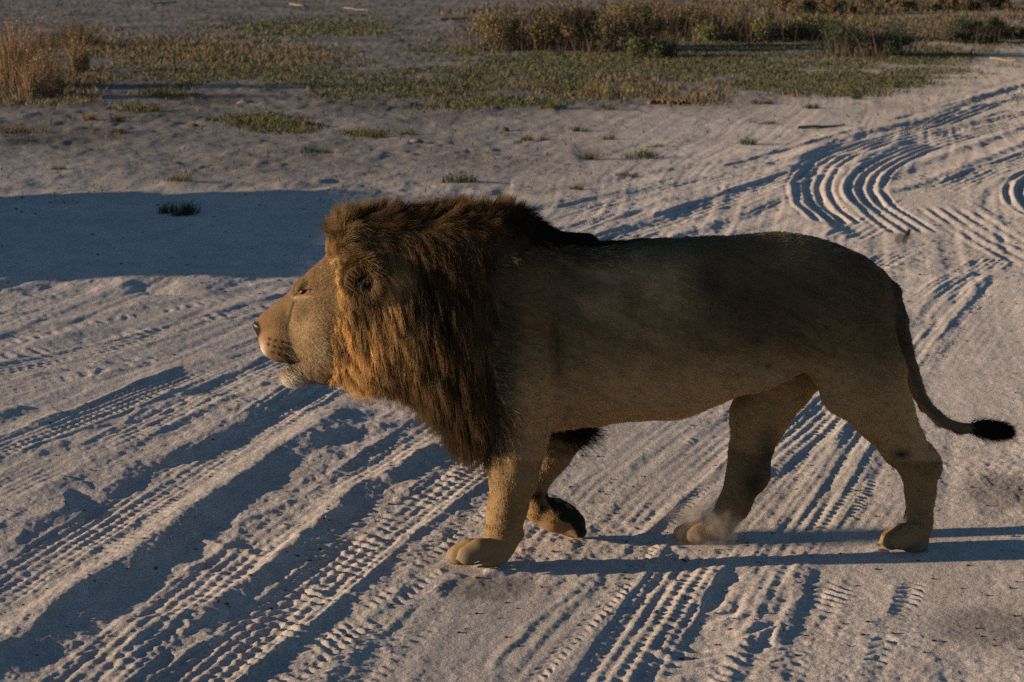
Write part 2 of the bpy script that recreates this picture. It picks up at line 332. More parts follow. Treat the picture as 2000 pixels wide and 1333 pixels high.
def ground_height(X, Y):
    shp = X.shape
    X = X.ravel(); Y = Y.ravel()
    far = np.clip(Y / 7.0, 1, 8)
    _, _, dirt, _, _ = veg_masks(X, Y)
    h = .006 * fbm(X * .55, Y * .45, 2) * sstep(5, 9, np.abs(Y - 7.0) + 3 * np.abs(X) * 0 + 2.5) * 1.0
    rough = .45 + .55 * sstep(-.35, .45, noise2(X * .8 + 40, Y * .5 + 7))
    calm = np.zeros_like(X)
    for cx, cy, rx, ry in [(1000, 1230, 200, 110), (1880, 760, 170, 170), (1270, 900, 230, 150), (1850, 1120, 200, 200), (1760, 420, 120, 60), (330, 460, 420, 60)]:
        px, py = proj(X, np.maximum(Y, 1), 0 * X)
        calm = np.maximum(calm, np.clip(1.3 - np.sqrt(((px - cx) / rx) ** 2 + ((py - cy) / ry) ** 2), 0, 1))
    amp = .8 * rough * (1 - .75 * calm)
    h += (.35 + .65 * amp) * .0011 * noise2(X * 55 + 3, Y * 48) * (Y < 14) + (.4 + .6 * amp) * .0020 * fbm(X * 7.3, Y * 5.1, 2) * (1 - .6 * calm)
    h += amp * (.0040 * fbm(X * 2.6, Y * 2.0, 3, .55) + .0026 * fbm(X * 11, Y * 9, 2, .6) + .0024 * noise2(X * 34, Y * 30) * (Y < 20) + .0016 * noise2(X * 80, Y * 70) * (Y < 11))
    # faint old wheel lines running the way of the track
    w = X - .22 * Y + .25 * noise2(X * .3, Y * .25)
    h += (1 - dirt) * (1 - .7 * calm) * (.004 * noise2(w * 7, Y * .35) + .0025 * noise2(w * 19, Y * .6 + 5))
    # loose clods
    cl = noise2(X * 19 + 5, Y * 16 + 2)
    h += amp * .003 * sstep(.35, .75, cl) * (1 - .3 * dirt)
    sh = ((np.abs(Y - 18) < .8) | (np.abs(Y - 13.4) < .8)) * (X < 0)
    h += sh * .02 * fbm(X * 1.9, Y * 1.3, 3)
    h += dirt * (.012 * fbm(X * 1.7, Y * 1.1, 3, .6) + .012 * sstep(.2, .7, noise2(X * 3.3, Y * 2.4)) + .008 * noise2(X * 9, Y * 6))
    for kind, L, q in MARKS_W:
        if kind == 'ridge':
            reach = max(q['wl'], q['wr']) * 2.6
        else:
            reach = q['w'] * 1.6
        lo = L.min(0) - reach; hi = L.max(0) + reach
        idx = np.nonzero((X > lo[0]) & (X < hi[0]) & (Y > lo[1]) & (Y < hi[1]))[0]
        if not len(idx):
            continue
        x = X[idx]; y = Y[idx]
        best = np.full(len(idx), 1e9); sd = np.zeros(len(idx)); ss = np.zeros(len(idx)); en = np.zeros(len(idx))
        seg = np.diff(L, axis=0); ln = np.hypot(seg[:, 0], seg[:, 1]); cum = np.concatenate([[0], np.cumsum(ln)])
        for i in range(len(seg)):
            if ln[i] < 1e-6:
                continue
            ux, uy = seg[i] / ln[i]
            rx = x - L[i, 0]; ry = y - L[i, 1]
            t = np.clip(rx * ux + ry * uy, 0, ln[i])
            d2 = (rx - t * ux) ** 2 + (ry - t * uy) ** 2
            b = d2 < best
            best[b] = d2[b]
            side = rx * uy - ry * ux                    # positive to the right of the way of travel
            sd[b] = (np.sign(side) * np.sqrt(d2))[b]
            ss[b] = (cum[i] + t)[b]
        if L[-1, 1] < L[0, 1]:
            sd = -sd                                    # keep "right" meaning away from the sun
        tot = cum[-1]
        fade = sstep(0, min(.3, tot * .14), ss) * sstep(0, min(.3, tot * .14), tot - ss)
        if kind == 'ridge':
            d = sd + q['jit'] * (1.6 * noise2(x * 6, y * 6) + .8 * noise2(x * 17, y * 17))
            hh = .27 * q['h'] * (1 + .35 * noise2(ss * 2.2, ss * 0 + q['h'] * 900))
            pr = np.where(d < 0, np.exp(-(d / q['wl']) ** 2), np.clip(1 - d / q['wr'], -.25, 1))
            pr = np.where(d > q['wr'] * 1.25, -.25 * np.exp(-((d - q['wr'] * 1.25) / (q['wr'] * 1.3)) ** 2), pr)
            hgt = hh * pr * fade
        elif kind == 'lugs':
            win = sstep(1.25, .75, np.abs(sd) / q['w'])
            ph = 2 * np.pi * (ss / q['p'] + q['skew'] * np.abs(sd) / q['w'] + .30 * noise2(x * 4, y * 4) + .22 * noise2(x * 13, y * 13))
            wv = np.clip(np.sin(ph) * 1.6, -1, 1)
            hgt = .32 * q['a'] * win * (wv * np.clip(.55 + .8 * noise2(x * 7, y * 5) + .3 * noise2(x * 21, y * 18), 0, 1.3) - .35) * fade
        elif kind == 'tyre':
            ad = np.abs(sd) + .012 * noise2(x * 5, y * 5)
            win = sstep(1.12, .92, ad / q['w'])
            worn = np.clip(.55 + .9 * noise2(ss * .9 + 3, q['w'] * 90 + 0 * ss) + .5 * noise2(x * 3, y * 2), 0, 1.2)
            rib = np.cos(2 * np.pi * sd / q['p'] + .6 * noise2(x * 2, y * 2))
            lug = np.sin(2 * np.pi * (ss / (q['p'] * 1.1) + 1.2 * ad / q['w'] + .3 * noise2(x * 9, y * 9)))
            hgt = .66 * (1 - .75 * calm[idx]) * fade * worn * (win * q['a'] * (.62 * rib + .33 * lug - .75) + 1.1 * q['a'] * np.exp(-((ad - q['w'] * 1.1) / .022) ** 2))
        else:
            win = sstep(1.15, .9, np.abs(sd) / q['w'])
            hgt = .40 * q['a'] * win * (np.sin(2 * np.pi * sd / q['p'] + .7 * noise2(x * 2.0, y * 2.0)) * np.clip(.85 + .6 * noise2(x * 2.2, y * 1.6), .1, 1.3) - .3) * fade
        sx, sy = proj(x, np.maximum(y, 1), 0 * x)
        h[idx] += hgt * (1 - .38 * sstep(760, 680, sy) * sstep(900, 700, sx))
    flat = np.ones_like(h)
    for a, b, r in PAWS:
        flat *= 1 - np.exp(-(((X - a) / r) ** 2 + ((Y - b) / r) ** 2) ** 1.5)
    h *= flat
    for a, b, r in PAWS:
        h += .007 * np.exp(-((np.hypot(X - a, Y - b) - r * .72) / .025) ** 2) * np.clip(.6 + noise2(X * 25, Y * 25), 0, 1)
    return h.reshape(shp)

# one sheet from behind the camera to the horizon, finest where the sand marks are
def cols():
    a = np.linspace(-.345, .345, 1000)
    s = .345 + np.cumsum(.0012 * 1.17 ** np.arange(1, 52))
    return np.concatenate([-s[::-1], a, s])
def rows():
    ang = np.linspace(R(23.2), R(1.55), 860)
    mid = CAM_H / np.tan(ang)
    near = np.array([-60, -30, -12, -4, 0, 2.5, 4.0, 4.8])
    far_ = mid[-1] * 1.22 ** np.arange(1, 17)
    return np.concatenate([near, mid, far_])
cu, ry_ = cols(), rows()
YY = np.repeat(ry_[:, None], len(cu), 1)
XX = cu[None, :] * np.maximum(np.abs(YY), 4.5)
HH = np.zeros_like(XX)
ins = (np.abs(XX) < .5 * np.maximum(YY, 4.5)) & (YY > 4.5) & (YY < 120)
HH[ins] = ground_height(XX[ins], YY[ins])
nr, nc = XX.shape
gi = np.arange(nr * nc).reshape(nr, nc)
GF = np.stack([gi[:-1, :-1], gi[:-1, 1:], gi[1:, 1:], gi[1:, :-1]], -1).reshape(-1, 4)
gV = np.stack([XX, YY, HH], -1).reshape(-1, 3)
g_, b_, d_, px_, py_ = veg_masks(gV[:, 0], gV[:, 1])
px_, py_ = proj(gV[:, 0], np.maximum(gV[:, 1], 1), 0 * gV[:, 0])
sandc = np.array([.45, .38, .33]); dirtc = np.array([.175, .145, .125]); grc = np.array([.085, .085, .045]); brc = np.array([.125, .098, .06])
mot = (.5 + .5 * fbm(gV[:, 0] * .9, gV[:, 1] * .7, 3))[:, None]
damp = np.zeros(len(gV))
for cx, cy, rx, ry2 in [(1960, 960, 90, 40), (1930, 1225, 120, 45), (960, 1150, 110, 28), (1320, 545, 120, 25)]:
    damp = np.maximum(damp, np.clip(1.2 - np.sqrt(((px_ - cx) / rx) ** 2 + ((py_ - cy) / ry2) ** 2), 0, 1) * (gV[:, 1] > 4))
spk = (.5 * noise2(gV[:, 0] * 7, gV[:, 1] * 5) + .5 * noise2(gV[:, 0] * 19 + 3, gV[:, 1] * 11) + .6 * noise2(gV[:, 0] * 47, gV[:, 1] * 24))[:, None]
gc = sandc * (.93 + .12 * mot + .13 * spk)
gc = gc * (1 - d_[:, None]) + d_[:, None] * (dirtc * (.7 + .6 * mot))
gc = gc * (1 - .8 * g_[:, None]) + .8 * g_[:, None] * grc
gc = gc * (1 - .75 * b_[:, None]) + .75 * b_[:, None] * brc
gc = gc * (1 - .42 * sstep(0, .7, damp))[:, None]

def ground_material():
    m = new_mat('sand', rough=.95, spec=.1, attr='tint', noise=(120, .38))
    n = m.node_tree.nodes; l = m.node_tree.links
    b = n['Principled BSDF']
    b.inputs['Diffuse Roughness'].default_value = .6
    tc = n.new('ShaderNodeTexCoord')
    n1 = n.new('ShaderNodeTexNoise'); n1.inputs['Scale'].default_value = 90; n1.inputs['Detail'].default_value = 5; n1.inputs['Roughness'].default_value = .7
    n2 = n.new('ShaderNodeTexNoise'); n2.inputs['Scale'].default_value = 22; n2.inputs['Detail'].default_value = 4
    l.new(tc.outputs['Object'], n1.inputs['Vector']); l.new(tc.outputs['Object'], n2.inputs['Vector'])
    b1 = n.new('ShaderNodeBump'); b1.inputs['Distance'].default_value = .005; b1.inputs['Strength'].default_value = .9
    b2 = n.new('ShaderNodeBump'); b2.inputs['Distance'].default_value = .008; b2.inputs['Strength'].default_value = .7
    l.new(n1.outputs[0], b1.inputs['Height']); l.new(n2.outputs[0], b2.inputs['Height'])
    l.new(b2.outputs[0], b1.inputs['Normal']); l.new(b1.outputs[0], b.inputs['Normal'])
    return m
ground = link('sandy_ground', np_mesh('sandy_ground', gV, GF, ground_material(), True, gc), kind='structure')
ground['label'] = 'pale sandy track and dry ground covered in tyre marks'

def gh(x, y):
    return float(ground_height(np.array([x]), np.array([y]))[0])

# ------------------------------------------------------------------ the lion's body as one surface
RES = 0.0062
BX0, BX1, BY0, BY1, BZ0, BZ1 = -1.02, 1.86, 6.62, 7.62, -0.012, 1.33
gx = np.arange(BX0, BX1, RES); gy = np.arange(BY0, BY1, RES); gz = np.arange(BZ0, BZ1, RES)
SD = np.full((len(gx), len(gy), len(gz)), 0.25, np.float32)

def sub(lo, hi, m):
    i0, i1 = np.searchsorted(gx, lo[0] - m), np.searchsorted(gx, hi[0] + m)
    j0, j1 = np.searchsorted(gy, lo[1] - m), np.searchsorted(gy, hi[1] + m)
    k0, k1 = np.searchsorted(gz, lo[2] - m), np.searchsorted(gz, hi[2] + m)
    s = np.s_[i0:i1, j0:j1, k0:k1]
    return s, gx[i0:i1, None, None].astype(np.float32), gy[None, j0:j1, None].astype(np.float32), gz[None, None, k0:k1].astype(np.float32)

def smin(a, b, k):
    h = np.clip(.5 + .5 * (b - a) / k, 0, 1)
    return b + (a - b) * h - k * h * (1 - h)

def add(s, d, k):
    SD[s] = smin(SD[s], d.astype(np.float32), k)

def bone(p0, r0, p1, r1, k=.03, sy=1.0):
    """a tapering limb between two points; sy widens it across the body"""
    p0 = np.asarray(p0, float); p1 = np.asarray(p1, float)
    r = max(r0, r1) * max(1, sy)
    s, x, y, z = sub(np.minimum(p0, p1) - r, np.maximum(p0, p1) + r, k + .01)
    v = p1 - p0; v2 = v[1] / sy
    L2 = v[0] ** 2 + v2 ** 2 + v[2] ** 2 + 1e-9
    ax, ay, az = x - p0[0], (y - p0[1]) / sy, z - p0[2]
    t = np.clip((ax * v[0] + ay * v2 + az * v[2]) / L2, 0, 1)
    d = np.sqrt((ax - t * v[0]) ** 2 + (ay - t * v2) ** 2 + (az - t * v[2]) ** 2) - (r0 + (r1 - r0) * t)
    add(s, d * min(1, sy), k)

def blob(c, r, k=.03, tilt=0.0, yaw=0.0, cut=False):
    """an ellipsoid; tilt turns it in the side view, yaw about the vertical"""
    c = np.asarray(c, float); r = np.asarray(r, float); m = r.max()
    s, x, y, z = sub(c - m, c + m, k + .01)
    X, Y, Z = x - c[0], y - c[1], z - c[2]
    if yaw:
        X, Y = X * math.cos(yaw) + Y * math.sin(yaw), -X * math.sin(yaw) + Y * math.cos(yaw)
    if tilt:
        X, Z = X * math.cos(tilt) + Z * math.sin(tilt), -X * math.sin(tilt) + Z * math.cos(tilt)
    q = np.sqrt((X / r[0]) ** 2 + (Y / r[1]) ** 2 + (Z / r[2]) ** 2) + 1e-6
    g = np.sqrt((X / r[0] ** 2) ** 2 + (Y / r[1] ** 2) ** 2 + (Z / r[2] ** 2) ** 2) + 1e-6
    d = q * (q - 1) / g
    if cut:
        SD[s] = -smin(-SD[s], d.astype(np.float32), k)
    else:
        add(s, d, k)

def loft(st, k=.04, pw=2.3):
    """stations (photo x, top y, bottom y, half width): a trunk whose side outline is given"""
    st = np.array(st, float)
    tp = P(st[:, 0], st[:, 1]); bt = P(st[:, 0], st[:, 2])
    xs = (tp[0] + bt[0]) / 2; zt = tp[2]; zb = bt[2]; w = st[:, 3]
    s, x, y, z = sub((xs[0], Y0 - .5, zb.min()), (xs[-1], Y0 + .6, zt.max()), .02)
    X = x.ravel()
    def curve(v):                                   # smooth interpolation along the spine
        m = np.gradient(v, xs)
        i = np.clip(np.searchsorted(xs, X) - 1, 0, len(xs) - 2)
        h = xs[i + 1] - xs[i]; t = np.clip((X - xs[i]) / h, 0, 1)
        return (v[i] * (1 + 2 * t) * (1 - t) ** 2 + m[i] * h * t * (1 - t) ** 2 + v[i + 1] * t * t * (3 - 2 * t) + m[i + 1] * h * t * t * (t - 1))[:, None, None]
    T, B, Wd = curve(zt), curve(zb), np.maximum(curve(w), .01)
    a = np.maximum((T - B) / 2, .01); c = (T + B) / 2
    d = ((np.abs((y - ymid(x)) / Wd) ** pw + np.abs((z - c) / a) ** pw) ** (1 / pw) - 1) * np.minimum(a, Wd)
    over = np.maximum(np.maximum(xs[0] - x, x - xs[-1]), 0)
    add(s, np.sqrt(np.maximum(d, 0) ** 2 + over ** 2) + np.minimum(d, 0), k)

# trunk
loft([(905, 545, 760, .05), (930, 505, 800, .16), (975, 480, 832, .205), (1050, 470, 842, .215), (1105, 471, 834, .208), (1170, 472, 826, .222), (1250, 471, 818, .232), (1340, 467, 813, .225),
      (1420, 461, 780, .205), (1500, 456, 742, .172), (1570, 461, 715, .17), (1640, 481, 700, .155), (1700, 512, 680, .125), (1735, 552, 655, .075), (1752, 590, 630, .02)])
# neck below the mane
loft([(644, 505, 660, .06), (668, 452, 715, .125), (720, 430, 735, .175), (800, 424, 755, .215), (880, 416, 785, .240), (960, 412, 815, .235), (1040, 432, 800, .19), (1100, 455, 760, .13), (1150, 480, 700, .05)], .06)
blob(P(930, 765), (.095, .205, .13), .06)
# shoulders and near foreleg
for sgn in (-1, 1):
    blob(P(1022, 610, .150 * sgn), (.120, .088, .24), .05, tilt=.12)
    blob(P(1012, 750, .165 * sgn), (.120, .095, .16), .04)
    blob(P(1628, 606, .10 * sgn), (.185, .108, .225), .05, tilt=-.3)       # thigh
NF = -.135
bone(P(1012, 780, NF), .108, P(1010, 868, NF), .100, .05, .85)
bone(P(1062, 800, NF), .035, P(1030, 862, NF), .060, .03, .8)
bone(P(1010, 860, NF), .098, P(1002, 930, NF), .082, .03, .8)
bone(P(1002, 930, NF), .082, P(992, 990, NF), .070, .03, .85)
bone(P(992, 990, NF), .070, P(980, 1048, NF), .066, .03, .9)
blob(P(1016, 1045, NF - .01), (.016, .018, .022), .02)                    # carpal pad
blob(P(965, 1080, NF), (.062, .056, .050), .02)
def toes(cx, cy, off, r, n=4, yaw=0.0, k=.002, spread=.044, rl=72):
    for i in range(n):
        o = (i - 1.5) * spread
        lead = (22, 5, 0, 12)[i]
        tip = P(cx + lead, cy, off + o); knuck = P(cx + 22 + lead, cy - 12, off + o * .95); root = P(cx + rl + .5 * lead, cy - 17, off + o * .62)
        tip[2] = max(tip[2], r * .92)
        bone(root, r * .85, knuck, r * 1.06, k, .60)
        bone(knuck, r * 1.06, tip, r * .98, k, .60)
        blob(tip + np.array([-r * .9, 0, -r * .35]), (.013, .006, .007), .006)
toes(891, 1085, NF, .039)
bone(P(945, 1076, NF), .038, P(978, 1062, NF), .056, .02, 1.1)
# far foreleg, lifted, paw folded back
FF = .15
bone(P(1050, 780, FF), .105, P(1118, 838, FF), .072, .05, .85)
bone(P(1118, 832, FF), .074, P(1085, 882, FF), .064, .03, .85)
bone(P(1085, 882, FF), .064, P(1040, 950, FF), .052, .03, .9)
bone(P(1040, 950, FF), .050, P(1050, 992, FF), .048, .02, 1)
bone(P(1052, 995, FF), .053, P(1082, 1006, FF), .063, .02, 1.1)
bone(P(1082, 1006, FF), .061, P(1118, 1024, FF), .052, .02, 1.2)
for i in range(4):
    o = (i - 1.5) * .034
    bone(P(1108, 1024, FF + o * .8), .030, P(1136 - 4 * abs(i - 1.5), 1039, FF + o), .0255, .004)
blob(P(1050, 968, FF), (.022, .022, .017), .02)
blob(P(1112, 1000, FF), (.034, .042, .022), .02, tilt=-.55)
# near hind leg
NH = -.115
bone(P(1655, 610, NH), .17, P(1690, 735, NH), .135, .05, .55)
bone(P(1640, 660, NH), .12, P(1650, 760, NH), .09, .06, .6)
bone(P(1690, 735, NH), .138, P(1725, 805, NH), .108, .04, .6)
bone(P(1725, 805, NH), .108, P(1762, 868, NH), .080, .03, .68)
bone(P(1762, 868, NH), .080, P(1795, 915, NH), .066, .03, .72)
blob(P(1820, 902, NH), (.030, .030, .052), .05, tilt=.35)
bone(P(1796, 915, NH), .064, P(1799, 965, NH), .054, .03, .75)
bone(P(1799, 965, NH), .054, P(1796, 1015, NH), .049, .03, .85)
bone(P(1796, 1015, NH), .050, P(1785, 1056, NH), .050, .03, .95)
toes(1738, 1056, NH, .040, spread=.041, rl=44)
bone(P(1770, 1056, NH), .038, P(1790, 1060, NH), .044, .02, 1.1)
# far hind leg
FH = .115
bone(P(1600, 640, FH), .16, P(1525, 730, FH), .135, .05, .55)
bone(P(1525, 730, FH), .138, P(1484, 810, FH), .108, .04, .6)
bone(P(1484, 810, FH), .106, P(1466, 880, FH), .076, .03, .68)
bone(P(1466, 880, FH), .074, P(1462, 925, FH), .072, .03, .7)
blob(P(1486, 925, FH), (.030, .024, .040), .03)
bone(P(1460, 925, FH), .072, P(1434, 985, FH), .060, .03, .75)
bone(P(1434, 985, FH), .058, P(1405, 1028, FH), .050, .03, .85)
bone(P(1405, 1026, FH), .048, P(1362, 1042, FH), .048, .03, 1.1)
toes(1330, 1046, FH, .030, spread=.040)
# flank fold and belly at the groin
blob(P(1505, 712, -.05), (.13, .08, .075), .04, tilt=.42)
blob(P(1470, 735, -.03), (.10, .06, .055), .03, tilt=.35)
for sgn in (-1, 1):
    for (a_, b_), (c_, d_) in [((1078, 640), (1084, 730)), ((1084, 730), (1086, 845))]:
        q0 = P(a_, b_, .232 * sgn); q1 = P(c_, d_, .225 * sgn)
        for t_ in np.linspace(0, 1, 6):
            blob(q0 * (1 - t_) + q1 * t_, (.016, .036, .035), .02, cut=True)
    blob(P(1478, 640, .205 * sgn), (.035, .03, .12), .04, tilt=-.35, cut=True)
    for j in range(4):
        blob(P(1180 + 62 * j, 640 + 8 * j, .236 * sgn), (.012, .012, .12), .03, tilt=.25, cut=True)
blob(P(1000, 1000, NF - .075), (.012, .018, .07), .02, tilt=-.1, cut=True)
blob(P(978, 890, NF - .082), (.02, .02, .06), .025, tilt=.35, cut=True)
# tail
TP = [(1712, 535, .026), (1738, 572, .041), (1753, 625, .040), (1766, 690, .035), (1783, 745, .030), (1808, 792, .027), (1838, 822, .025), (1872, 836, .0225), (1910, 837, .020), (1950, 842, .018)]
for (a, b, r), (c, d, q) in zip(TP[:-1], TP[1:]):
    bone(P(a, b, -.005), r, P(c, d, -.005), q, .012)
# head
loft([(498, 631, 645, .020), (504, 622, 658, .034), (511, 615, 676, .044), (518, 609, 688, .050), (530, 600, 698, .058), (545, 590, 706, .065), (560, 577, 709, .067), (575, 562, 710, .074), (590, 545, 712, .088),
      (610, 526, 715, .106), (630, 510, 718, .120), (655, 490, 724, .130), (690, 470, 728, .135), (730, 460, 728, .12)], .03, 2.5)
blob(P(650, 640), (.105, .138, .150), .05)
for sgn in (-1, 1):
    blob(P(544, 674, .034 * sgn), (.060, .038, .046), .03, tilt=-.35)       # whisker pads
    blob(P(530, 674, .028 * sgn), (.036, .036, .042), .02)
    blob(P(587, 555, .042 * sgn), (.024, .024, .014), .02, tilt=.5)
    blob(P(588, 559, .066 * sgn), (.026, .016, .009), .016, tilt=.55)       # brow
    blob(P(598, 602, .080 * sgn), (.055, .028, .030), .03, tilt=.5)         # cheek bone
    blob(P(556, 612, .080 * sgn), (.014, .013, .05), .02, tilt=.1, cut=True)
    blob(P(578, 580, .088 * sgn), (.020, .014, .010), .015, tilt=.6, cut=True)   # inner corner of the eye
bone(P(572, 731), .030, P(625, 712), .064, .02, .88)
blob(P(570, 732), (.038, .046, .038), .02)
blob(P(590, 728), (.05, .045, .035), .03)
bone(P(640, 705), .075, P(690, 690), .10, .04, 1.0)
for o in (-.05, -.025, 0, .025, .05):                                        # parted lips
    blob(P(553, 711, o), (.024, .022, .0085), .004, tilt=-.15, cut=True)
# ears: cupped
for sgn in (-1, 1):
    c = P(712, 540, .165 * sgn)
    blob(c, (.080, .036, .076), .02, yaw=.45 * sgn)
    blob(c + np.array([-.020, .034 * sgn, -.006]), (.056, .046, .054), .008, yaw=.45 * sgn, cut=True)
    blob(c + np.array([.0, -.03 * sgn, -.06]), (.05, .05, .05), .04)

def surface_nets(S, org, h):
    ins_ = S < 0
    n = np.zeros(tuple(d - 1 for d in S.shape), np.uint8)
    for i in (0, 1):
        for j in (0, 1):
            for k in (0, 1):
                n += ins_[i:S.shape[0] - 1 + i, j:S.shape[1] - 1 + j, k:S.shape[2] - 1 + k]
    I, J, K = np.nonzero((n > 0) & (n < 8))
    idx = np.full(n.shape, -1, np.int32); idx[I, J, K] = np.arange(len(I))
    acc = np.zeros((len(I), 3)); cnt = np.zeros(len(I))
    cs = [(0, 0, 0), (1, 0, 0), (0, 1, 0), (1, 1, 0), (0, 0, 1), (1, 0, 1), (0, 1, 1), (1, 1, 1)]
    for a in range(8):
        for b in range(a + 1, 8):
            df = [cs[b][q] - cs[a][q] for q in range(3)]
            if sum(map(abs, df)) != 1:
                continue
            va = S[I + cs[a][0], J + cs[a][1], K + cs[a][2]]; vb = S[I + cs[b][0], J + cs[b][1], K + cs[b][2]]
            m = (va < 0) != (vb < 0)
            t = np.where(m, va / (va - vb + 1e-12), 0)
            for q in range(3):
                acc[:, q] += np.where(m, cs[a][q] + t * df[q], 0)
            cnt += m
    V = (np.stack([I, J, K], 1) + acc / cnt[:, None]) * h + np.array(org)
    quads = []
    for ax in range(3):
        A = np.take(ins_, range(S.shape[ax] - 1), ax); B = np.take(ins_, range(1, S.shape[ax]), ax)
        e = np.array(np.nonzero(A != B)).T
        o1, o2 = (ax + 1) % 3, (ax + 2) % 3
        ok = (e[:, o1] > 0) & (e[:, o2] > 0) & (e[:, o1] < n.shape[o1]) & (e[:, o2] < n.shape[o2])
        e = e[ok]
        flip = ~A[tuple(e.T)]
        def at(d1, d2):
            q = e.copy(); q[:, o1] -= d1; q[:, o2] -= d2
            return idx[tuple(q.T)]
        f = np.stack([at(1, 1), at(0, 1), at(0, 0), at(1, 0)], 1)
        f[flip] = f[flip][:, ::-1]
        quads.append(f)
    return V, np.vstack(quads)

bV, bF = surface_nets(SD, (gx[0], gy[0], gz[0]), RES)
del SD
# relax the surface a little
def relax(V, F, it, lam=.5):
    e = np.vstack([F[:, [0, 1]], F[:, [1, 2]], F[:, [2, 3]], F[:, [3, 0]]])
    deg = np.bincount(e.ravel(), minlength=len(V))[:, None]
    for _ in range(it):
        s = np.zeros_like(V)
        for q in range(3):
            s[:, q] = np.bincount(e[:, 0], V[e[:, 1], q], len(V)) + np.bincount(e[:, 1], V[e[:, 0], q], len(V))
        V = V + lam * (s / deg - V)
    return V
bV = relax(bV, bF, 3)
fn = np.cross(bV[bF[:, 2]] - bV[bF[:, 0]], bV[bF[:, 3]] - bV[bF[:, 1]])
bN = np.zeros_like(bV)
for c in range(4):
    for q in range(3):
        bN[:, q] += np.bincount(bF[:, c], fn[:, q], len(bV))
bN /= np.linalg.norm(bN, axis=1)[:, None] + 1e-12

mx_, my_ = proj(bV[:, 0], ymid(bV[:, 0]), bV[:, 2])
def n3(Q, f, o):
    return .5 * (noise2(Q[:, 0] * f + o, Q[:, 2] * f + 31 + o) + noise2(Q[:, 1] * f + 7 + o, (Q[:, 2] + .5 * Q[:, 0]) * f + 3))
bump_w = sstep(660, 720, mx_) * sstep(1050, 990, my_)
bV = bV + bN * ((.007 * n3(bV, 6, 1) + .004 * n3(bV, 15, 4)) * bump_w)[:, None]
# ------------------------------------------------------------------ coat colour, mane region (photo-side coordinates, mirrored on the far side)
def side(Q):
    ym = ymid(Q[:, 0])
    return proj(Q[:, 0], ym - np.abs(Q[:, 1] - ym), Q[:, 2])

def inpoly(px, py, poly):
    r = np.zeros(len(px), bool); n = len(poly)
    for i in range(n):
        x1, y1 = poly[i]; x2, y2 = poly[(i + 1) % n]
        c = ((y1 > py) != (y2 > py)) & (px < (x2 - x1) * (py - y1) / (y2 - y1 + 1e-9) + x1)
        r ^= c
    return r

MANE = [(622, 430), (626, 490), (648, 528), (662, 575), (654, 620), (644, 660), (642, 700), (646, 760), (700, 800), (800, 815), (880, 850), (925, 885), (968, 866), (960, 760),
        (958, 650), (952, 560), (975, 492), (1050, 468), (1150, 486), (1200, 478), (1190, 440), (1100, 380), (1000, 340), (850, 340), (700, 360)]

def nz3(Q, s, o=0.0):
    return .5 * (noise2(Q[:, 0] * s + o, Q[:, 2] * s + 31 + o) + noise2(Q[:, 1] * s + 7 + o, (Q[:, 2] + .5 * Q[:, 0]) * s + 3))

def gauss(px, py, cx, cy, rx, ry):
    return np.exp(-((px - cx) / rx) ** 2 - ((py - cy) / ry) ** 2)

